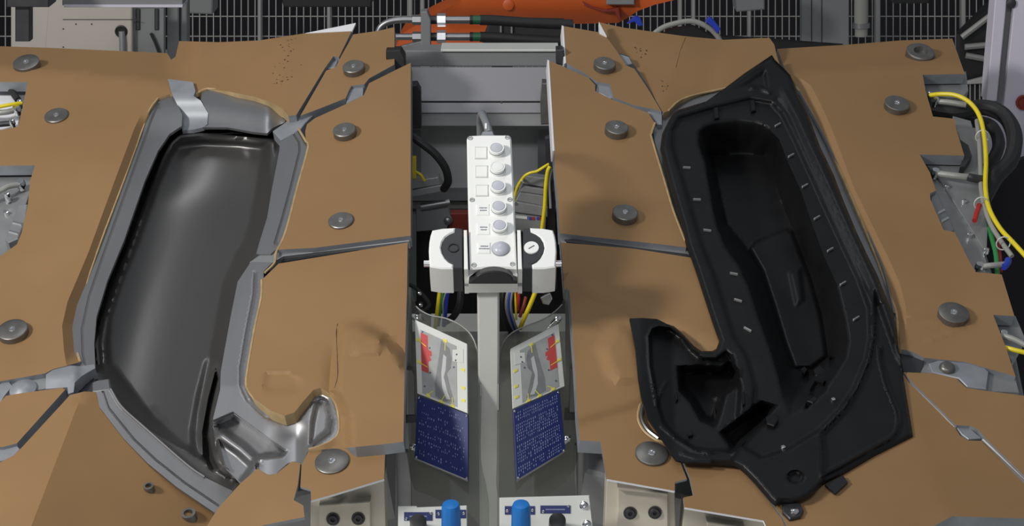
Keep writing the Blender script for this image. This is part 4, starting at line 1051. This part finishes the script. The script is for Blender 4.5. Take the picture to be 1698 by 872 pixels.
# ================================================================== HYDRAULIC FITTINGS AND ROBOT ARM
FY = vframe(720, 50, 4.75)
def hyd(yc, x0, bend, label):
    t = thing('hydraulic_line', label, 'hose', FY, 'pair of hydraulic lines')
    pts = [(626, 56, 0), (632, 44, 0), (645, 36, 0), (665, yc, 0), (688, yc, 0)] if bend else [(655, yc, 0), (670, yc, 0), (688, yc, 0)]
    MB().tube([FY.P(*p) for p in pts], .0068, seg=14).build('steel_pipe', ['alu'], t)
    def ring(xa, xb, r, m, name, seg=14): MB().tube([FY.P(xa, yc, 0), FY.P(xb, yc, 0)], r, seg=seg, smooth=False).build(name, [m], t)
    ring(684, 698, .0105, 'alu', 'hex_nut', 6); ring(712, 726, .0085, 'dark_steel', 'union')
    ring(725, 739, .0135, 'chrome', 'hex_nut', 6); ring(738, 780, .0078, 'alu', 'crimp_sleeve'); ring(779, 784, .0095, 'black', 'collar'); ring(784, 797, .0090, 'green_dark', 'green_band')
    MB().tube([FY.P(*p) for p in [(796, yc, 0), (825, yc + 1, -4), (880, yc + 5, -10), (950, yc + 8, -20)]], .0105, seg=12).build('rubber_hose', ['rubber'], t)
hyd(33, 0, True, 'upper hydraulic line with bent steel pipe and green band')
hyd(61, 0, False, 'lower hydraulic line with straight steel pipe and green band')
pl = MB().prism(FY, [(698, 20), (708, 19), (714, 32), (714, 884), (698, 884)], 20, -20, bev=1.5).build('bulkhead_plate', ['grey_paint'], frame=FY); tag(pl, 'grey bulkhead plate clamping the two hydraulic lines', 'plate')
o = MB().prism(FY, [(664, 77), (700, 68), (701, 74), (668, 86)], 10, -4, bev=1).build('hose_fitting', ['alu_dull'], frame=FY); tag(o, 'small slanted steel fitting below the hydraulic lines', 'fitting')
FYb = vframe(870, 60, 4.9)
bh = thing('hose_shield', 'black ribbed hose shield under the orange robot arm', 'shield', FYb)
MB().prism(FYb, [(812, 38), (850, 36), (936, 38), (936, 84), (805, 84), (800, 70)], 0, -60, bev=3).build('shield_body', ['rubber'], bh)
for x in (829, 847):
    MB().rect(FYb, x, 38, x + 3, 76, 6, -4, bev=.6).build('clamp_strap', ['alu_dull'], bh)
    MB().rect(FYb, x - 3, 30, x + 5, 38, 8, -6, bev=1).build('strap_buckle', ['alu'], bh)
MB().rect(FYb, 815, 80, 850, 876, -10, -50).build('shield_leg', ['rubber'], bh)
FO = vframe(900, 20, 5.6)
rob = thing('robot_arm', 'orange robot arm reaching in at the top of the hall', 'robot arm', FO)
def hrob(x, y): return 40 - 50 * ss((y - 10) / 34) - 20 * ss((745 - x) / 60)
relief('arm_casting', FO, [(652, 84), (668, 55), (715, 26), (745, 12), (778, -8), (800, -30), (1150, -30), (1118, 0), (1085, 8), (1058, 18), (1040, 30), (1025, 38), (930, 40), (850, 38), (812, 60), (802, 84)], hrob, ['orange'], rob, 14, 160, smooth=40)
MB().lathe(FO.P(843, 8, 40), [(.008, .044), (.013, .042), (.015, .03), (.015, .0)], 0, 20).build('arm_bolt', ['orange'], rob)
MB().prism(FO, [(966, 2), (985, 12), (1005, 16), (1026, 12), (1030, 36), (1026, 34), (1020, 20), (1000, 20), (970, 10)], 45, 10, bev=1).build('arm_gasket', ['red_dark'], rob)
MB().rect(FO, 1006, -10, 1052, 8, 60, 0, bev=2).build('arm_bracket', ['grey_paint'], rob)
FY2 = vframe(1140, 50, 5.2)
hose(FY2, [(1078, 62, 0), (1095, 48, 0), (1115, 40, 0), (1146, 35, 0), (1172, 44, 0), (1188, 58, 0), (1198, 75, 0)], 6, 'tube_grey', 'clear_hose', 'pale translucent hose arching above the right fixture')
for poly, lab in (([(1040, 40), (1054, 27), (1062, 30), (1066, 42), (1060, 44), (1052, 36)], 'left blue clip at the pale arching hose'), ([(1170, 36), (1177, 28), (1184, 34), (1195, 48), (1190, 56), (1180, 44)], 'right blue clip at the pale arching hose')):
    o = MB().prism(FY2, poly, 14, -4, bev=1).build('hose_clip', ['blue'], frame=FY2); tag(o, lab, 'clip')
o = MB().prism(FY2, [(1085, 72), (1110, 50), (1150, 44), (1180, 60), (1210, 62), (1400, 76), (1400, 862), (1085, 862)], -2, -30).build('dark_cover', ['black'], frame=FY2); tag(o, 'black cover sheet behind the top of the liner fixture', 'cover')

# ================================================================== FENCE AND BACKGROUND MACHINES
FF = vframe(849, 40, 8.0)
fence = thing('wire_fence', 'grey wire mesh safety fence across the back of the cell', 'fence', FF)
b = MB(); kk = FF.k
def bar(p, q, r): b.tube([p, q], r, seg=4, smooth=False)
for i in range(160):
    x = -60 + i * 11.5
    bar(FF.P(x, -30, 0), FF.P(x, 135, 0), .0024)
for y in (-6, 27, 60, 93, 126):
    bar(FF.P(-80, y, -5), FF.P(1780, y, -5), .0024)
o = b.build('wire_mesh', ['fence'], fence); o['kind'] = 'stuff'
for x, w in ((430, 6), (545, 6), (680, 7), (700, 7), (1128, 6), (1150, 6), (1243, 5), (1456, 8), (1598, 7)):
    MB().rect(FF, x - w / 2, -30, x + w / 2, 135, 30, -10, bev=3).build('fence_post', ['fence'], fence)
FD = vframe(849, 20, 7.2)
for poly, lab in (([(462, -20), (620, -20), (615, 12), (470, 12)], 'dark overhead bracket in front of the fence beside the left panels'), ([(305, -20), (353, -20), (352, 24), (306, 22)], 'grey metal box end hanging at top beside the left column'), ([(1219, -20), (1268, -20), (1268, 16), (1222, 20)], 'grey metal box end hanging at top above the liner tip'), ([(1478, -20), (1545, -20), (1540, 6), (1482, 6)], 'dark overhead bracket above the right fixture')):
    o = MB().prism(FD, poly, 60, -80, bev=4).build('hanging_box', ['grey_paint' if 'grey' in lab else 'black'], frame=FD); tag(o, lab, 'box')
FCa = vframe(150, 40, 6.2)
cab = thing('machine_cabinet', 'pale grey machine cabinet with round port at the top left', 'cabinet', FCa)
MB().prism(FCa, [(82, -20), (219, -20), (219, 110), (72, 110)], 0, -200, bev=3).build('cabinet_face', ['cabinet'], cab)
MB().prism(FCa, [(18, 8), (97, -20), (82, 110), (18, 110)], -14, -200, bev=3).build('cabinet_side', ['cabinet'], cab)
MB().rect(FCa, 104, 32, 228, 33, 1.5, -2).build('cabinet_joint', ['dark_steel'], cab)
MB().lathe(FCa.P(201, 52, 0), [(.010, .002), (.014, .004), (.0165, .003), (.017, -.002)], 0, 24).build('port_ring', ['black'], cab)
for x, y in ((126, 40), (152, 40), (105, 48), (105, 78)):
    MB().lathe(FCa.P(x, y, 0), [(.002, .001), (.0022, -.001)], 0, 8).build('cabinet_screw', ['black'], cab)
part_in(MB().tube([FCa.P(202, 52, 6), FCa.P(203, 70, 8), FCa.P(203, 110, 8)], .0085, seg=12, smooth=False), 'port_pipe', 'alu_dull', cab, FCa)
MB().rect(FCa, 216, 14, 272, 110, -30, -60, bev=2).build('inner_wall', ['grey_paint'], cab)
for x in (225, 256):
    MB().rect(FCa, x, 15, x + 7, 50, -24, -34, bev=2).build('guide_slot', ['dark_steel'], cab)
MB().tube([FCa.P(250, 55, -20), FCa.P(258, 72, -20), FCa.P(268, 100, -20)], .004, seg=8).build('inner_cable', ['rubber'], cab)
FCb = vframe(290, 50, 6.4)
col = thing('frame_column', 'grey double profile column left of the fence section', 'column', FCb)
MB().rect(FCb, 277, -20, 296, 120, 0, -80, bev=3).build('profile', ['grey_paint'], col)
MB().rect(FCb, 299, -20, 310, 120, -20, -80, bev=3).build('profile', ['grey_paint'], col)
FCc = vframe(200, 5, 5.6)
tb = thing('overhead_rail', 'long grey overhead rail with bright lower edge at the top left', 'rail', FCc)
MB().rect(FCc, 103, -30, 303, 9, 40, -40, bev=2).build('rail_body', ['grey_paint'], tb)
MB().rect(FCc, 106, 8, 303, 12.5, 48, -40, bev=1).build('rail_edge', ['panel_white'], tb)
FCd = vframe(40, 30, 5.4)
br = thing('hanging_bracket', 'black hanging bracket with drop leg at the top left corner', 'bracket', FCd)
MB().rect(FCd, 11, -30, 81, 12, 30, -60, bev=2).build('bracket_head', ['dark_steel'], br)
MB().rect(FCd, 25, 10, 49, 69, 10, -30, bev=2).build('drop_leg', ['dark_steel'], br)
FCe = vframe(1370, 40, 7.6)
col2 = thing('frame_column', 'wide grey profile column behind the right fixture', 'column', FCe)
MB().rect(FCe, 1330, -30, 1346, 130, 0, -60, bev=3).build('profile', ['grey_paint'], col2)
MB().rect(FCe, 1347, -30, 1363, 130, 6, -60, bev=3).build('profile', ['grey_paint'], col2)
MB().rect(FCe, 1364, -30, 1408, 130, 12, -60, bev=3).build('profile', ['grey_paint'], col2)
FCf = vframe(1428, 30, 7.3)
fl = thing('air_filter', 'translucent cylindrical air filter beside the wide grey column', 'filter', FCf)
MB().tube([FCf.P(1428, -30, 0), FCf.P(1428, 40, 0)], .022, seg=16, smooth=False).build('filter_bowl', ['tube_grey'], fl)
MB().tube([FCf.P(1428, 38, 0), FCf.P(1428, 46, 0)], .027, seg=16, smooth=False).build('filter_ring', ['alu'], fl)
MB().tube([FCf.P(1428, 46, 0), FCf.P(1428, 60, 0)], .020, seg=16, smooth=False).build('filter_base', ['tube_grey'], fl)

# machinery at the right edge
FW = vframe(1670, 120, 4.75)
wf = thing('enamelled_stand', 'white enamelled machine stand at the right edge of the picture', 'stand', FW)
MB().prism(FW, [(1652, -20), (1672, -20), (1653, 168), (1636, 168)], 20, -40, bev=2).build('frame_flange', ['panel_white'], wf)
MB().prism(FW, [(1671, -20), (1686, -20), (1668, 174), (1652, 174)], 0, -40).build('frame_slot', ['grey_paint'], wf)
MB().prism(FW, [(1685, -20), (1740, -20), (1740, 330), (1690, 260), (1664, 180)], 24, -40, bev=2).build('frame_web', ['panel_white'], wf)
MB().prism(FW, [(1630, 196), (1690, 200), (1740, 300), (1700, 300), (1655, 400), (1640, 330), (1632, 260)], 6, -40, bev=2).build('frame_gusset', ['panel_white'], wf)
MB().lathe(FW.P(1677, 5, 24), [(.004, .03), (.009, .028), (.010, .0)], 0, 14).build('frame_bolt', ['dark_steel'], wf)
MB().lathe(FW.P(1697, 170, 26), [(.010, .026), (.012, .03), (.015, .03), (.016, .02)], 0, 18).build('frame_port', ['red_dark'], wf)
FDk = vframe(1620, 100, 5.3)
dm = thing('dark_machine', 'black ribbed machine guard between fence and white frame', 'machine', FDk)
MB().prism(FDk, [(1592, 60), (1640, 12), (1680, -10), (1690, 170), (1590, 170)], -10, -60).build('guard_panel', ['black'], dm)
for k, (x0, y0, x1, y1) in enumerate(((1595, 62, 1645, 24), (1600, 78, 1645, 74), (1602, 92, 1645, 100))):
    MB().tube([FDk.P(x0, y0, 0), FDk.P(x1, y1, 0)], .007, seg=8, smooth=False).build('guard_rib', ['beam_dark'], dm)
gm = thing('small_grating', 'small grey grating panel below the black guard at right', 'grating', FDk)
MB().prism(FDk, [(1602, 136), (1632, 128), (1640, 132), (1640, 138), (1604, 140)], 14, 0, bev=1).build('grating_frame', ['fence'], gm)
for x in (1608, 1616, 1624): MB().rect(FDk, x, 138, x + 1.5, 168, 8, 5).build('grating_bar', ['fence'], gm)
MB().rect(FDk, 1630, 130, 1636, 170, 12, 0, bev=1).build('grating_post', ['fence'], gm)
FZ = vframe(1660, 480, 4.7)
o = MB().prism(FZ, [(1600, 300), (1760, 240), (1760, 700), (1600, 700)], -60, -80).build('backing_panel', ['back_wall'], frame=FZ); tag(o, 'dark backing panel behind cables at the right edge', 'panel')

# parts of the fixtures seen in the side cut-outs
MB().prism(FR, [(1526, 120), (1602, 118), (1606, 150), (1596, 162), (1530, 158)], -26, -60, bev=1).build('side_plate', ['alu_dull'], fixR)
MB().prism(FR, [(1580, 192), (1610, 200), (1625, 250), (1640, 330), (1636, 420), (1560, 300), (1520, 252), (1598, 254)], -26, -50, bev=1).build('side_plate', ['alu_dull'], fixR)
MB().prism(FR, [(1588, 228), (1606, 240), (1612, 258), (1600, 276), (1592, 276), (1598, 256)], -10, -24, bev=1).build('side_stop', ['dark_steel'], fixR)
sp = MB().prism(FR, [(1540, 295), (1552, 296), (1600, 340), (1632, 420), (1648, 470), (1640, 490), (1600, 450)], -30, -55, bev=1); sp = sp.build('side_plate', ['alu_dull'], fixR)
for x, y in ((1571, 309), (1599, 334), (1608, 389), (1636, 414), (1636, 440)):
    MB().lathe(FR.P(x, y, -24), [(.002, -.021), (.0045, -.022), (.005, -.031)], 0, 12).build('side_bolt', ['chrome'], fixR)
tg = MB().prism(FR, [(1544, 318), (1552, 316), (1583, 380), (1576, 386), (1566, 384), (1543, 334)], -6, -22, bev=1.5).build('toggle_latch', ['alu'], fixR)
for y0 in (348, 361): MB().prism(FR, [(1555 + (y0 - 348) * .5, y0 + 3), (1566 + (y0 - 348) * .5, y0 - 3), (1568 + (y0 - 348) * .5, y0), (1557 + (y0 - 348) * .5, y0 + 6)], -3, -10, bev=.6).build('latch_rib', ['chrome'], tg)
MB().prism(FR, [(1645, 522), (1684, 523), (1700, 560), (1678, 600), (1664, 572)], -26, -50, bev=1).build('side_plate', ['alu_dull'], fixR)
MB().prism(FL, [(-25, 270), (60, 272), (52, 310), (40, 350), (20, 420), (-25, 440)], -30, -60, bev=1).build('side_plate', ['alu_dull'], fixL)
MB().prism(FL, [(-25, 128), (50, 130), (44, 150), (30, 205), (-25, 225)], -40, -70, bev=1).build('side_plate', ['edge_white'], fixL)
tg2 = MB().prism(FL, [(30, 340), (46, 338), (42, 365), (30, 395), (14, 402), (8, 396)], -6, -26, bev=1.5).build('toggle_latch', ['alu_dull'], fixL)
for y0 in (365, 380): MB().prism(FL, [(22 - (y0 - 365) * .4, y0), (36 - (y0 - 365) * .4, y0 + 4), (35 - (y0 - 365) * .4, y0 + 7), (20 - (y0 - 365) * .4, y0 + 3)], -3, -10, bev=.6).build('latch_rib', ['chrome'], tg2)
for x, y in ((12, 330), (10, 352)):
    MB().lathe(FL.P(x, y, -24), [(.002, -.021), (.0045, -.022), (.005, -.031)], 0, 12).build('side_bolt', ['chrome'], fixL)

def fitting(fr, parent, x, y, z, r=6, ang=0):
    c = fr.P(x, y, z); z /= 1000
    return MB().lathe(c, [(.001 * r * .4, z + .008), (.001 * r * .8, z + .007), (.001 * r, z + .002), (.001 * r, z - .004), (.001 * r * .7, z - .006), (.001 * r * .7, z - .012)], 0, 14).build('hose_fitting', ['chrome'], parent)
for x, y, r in ((1541, 158, 4), (1551, 167, 7), (1551, 286, 8), (1624, 442, 8), (1664, 555, 7)): fitting(FR, fixR, x, y, -14, r)
for x, y, r in ((33, 171, 5), (28, 181, 8), (20, 203, 6), (34, 305, 9), (12, 325, 6)): fitting(FL, fixL, x, y, -14, r)
hose(FR, [(1542, 158, -6), (1560, 156, 6), (1585, 158, 16), (1608, 170, 18), (1624, 192, 12), (1632, 225, 6), (1635, 265, 2), (1634, 310, 0), (1640, 345, 0), (1658, 378, 4), (1680, 402, 6), (1710, 435, 6)], 4.2, 'yellow', 'yellow_cable', 'long yellow hose looping down the right edge of liner fixture', 'hose')
hose(FR, [(1555, 168, -16), (1575, 170, -10), (1602, 174, -8)], 5.5, 'tube_grey', 'grey_tube', 'short grey tube under start of the long yellow hose', 'hose')
hose(FR, [(1540, 180, -40), (1580, 186, -36), (1630, 178, -30), (1665, 192, -24), (1682, 225, -20), (1676, 265, -24), (1650, 295, -30), (1630, 330, -40)], 15, 'rubber', 'black_hose', 'outer thick black hose looping behind the yellow hose')
hose(FR, [(1546, 196, -78), (1600, 200, -78), (1642, 208, -74), (1656, 238, -74), (1644, 270, -78), (1620, 300, -84)], 12, 'rubber', 'black_hose', 'inner thick black hose looping behind the yellow hose')
hose(FR, [(1556, 288, -14), (1580, 291, -8), (1605, 294, -8), (1628, 297, -12)], 6, 'tube_grey', 'grey_tube', 'grey tube with blue ring crossing the upper side plate', 'hose')
hose(FR, [(1606, 293, -4), (1612, 295, -4), (1632, 298, -8)], 7.5, 'charcoal', 'hose_end', 'dark grey hose end beside the yellow hose', 'hose')
hose(FR, [(1620, 200, -14), (1624, 235, -10), (1626, 280, -10), (1628, 320, -10), (1640, 365, -8), (1660, 400, -8), (1678, 425, -10)], 4.5, 'tube_grey', 'grey_tube', 'long grey tube strapped to the yellow hose', 'hose')
hose(FR, [(1626, 442, -14), (1645, 440, -6), (1668, 438, -8)], 5, 'tube_grey', 'grey_tube', 'short grey tube at the lower side plate with blue end', 'hose')
hose(FR, [(1664, 443, -7), (1670, 437, -7), (1672, 431, -8)], 6, 'blue', 'blue_coupling', 'blue coupling on the short lower grey tube', 'coupling')
hose(FR, [(1634, 355, -30), (1645, 395, -26), (1652, 425, -28), (1654, 460, -34)], 4.5, 'green', 'green_cable', 'dark green cable behind the yellow hose', 'cable')
hose(FR, [(1646, 380, -34), (1656, 410, -30), (1660, 450, -36)], 3, 'red', 'red_cable', 'thin red cable beside the dark green cable', 'cable')
hose(FR, [(1624, 340, -10), (1620, 352, -8), (1616, 366, -8)], 4.5, 'red', 'red_cable', 'short red cable stub near the strapped grey tube', 'cable')
hose(FR, [(1660, 556, -10), (1680, 562, -6), (1700, 572, -6)], 5, 'tube_grey', 'grey_tube', 'short grey tube at the lowest right cut-out', 'hose')
hose(FR, [(1666, 576, -8), (1685, 581, -4), (1715, 588, -4)], 4, 'yellow', 'yellow_cable', 'short yellow hose at the lowest right cut-out', 'hose')
for x, y, lab in ((1634, 222, 'upper white cable tie on the yellow hose'), (1632, 333, 'middle white cable tie on the yellow hose'), (1669, 399, 'lower white cable tie on the yellow hose')):
    c = FR.P(x - 4, y, 4)
    b = MB().tube([c + Vector((.012 * math.cos(k * math.pi / 8), .003 * math.sin(k * math.pi / 8), .012 * math.sin(k * math.pi / 8) - .006)) for k in range(17)], .0012, seg=5, sub=1)
    o = b.build('cable_tie', ['offwhite'], frame=FR); tag(o, lab, 'cable tie')
hose(FL, [(36, 171, -8), (20, 173, -2), (0, 177, 0), (-25, 184, 0)], 3.6, 'yellow', 'yellow_cable', 'short yellow hose at the upper left cut-out', 'hose')
hose(FL, [(-25, 120, -30), (0, 132, -24), (16, 147, -22), (30, 166, -26)], 6.5, 'rubber', 'black_hose', 'black hose at the upper left cut-out', 'hose')
hose(FL, [(26, 182, -16), (8, 186, -12), (-25, 188, -12)], 5.5, 'tube_grey', 'grey_tube', 'grey tube at the upper left cut-out', 'hose')
hose(FL, [(22, 204, -18), (0, 206, -16), (-25, 210, -16)], 5.5, 'charcoal', 'black_hose', 'dark hose lowest in the upper left cut-out', 'hose')
hose(FL, [(32, 306, -12), (14, 309, -6), (0, 316, -6), (-25, 326, -6)], 5, 'tube_grey', 'grey_tube', 'grey tube with blue ring at the lower left cut-out', 'hose')
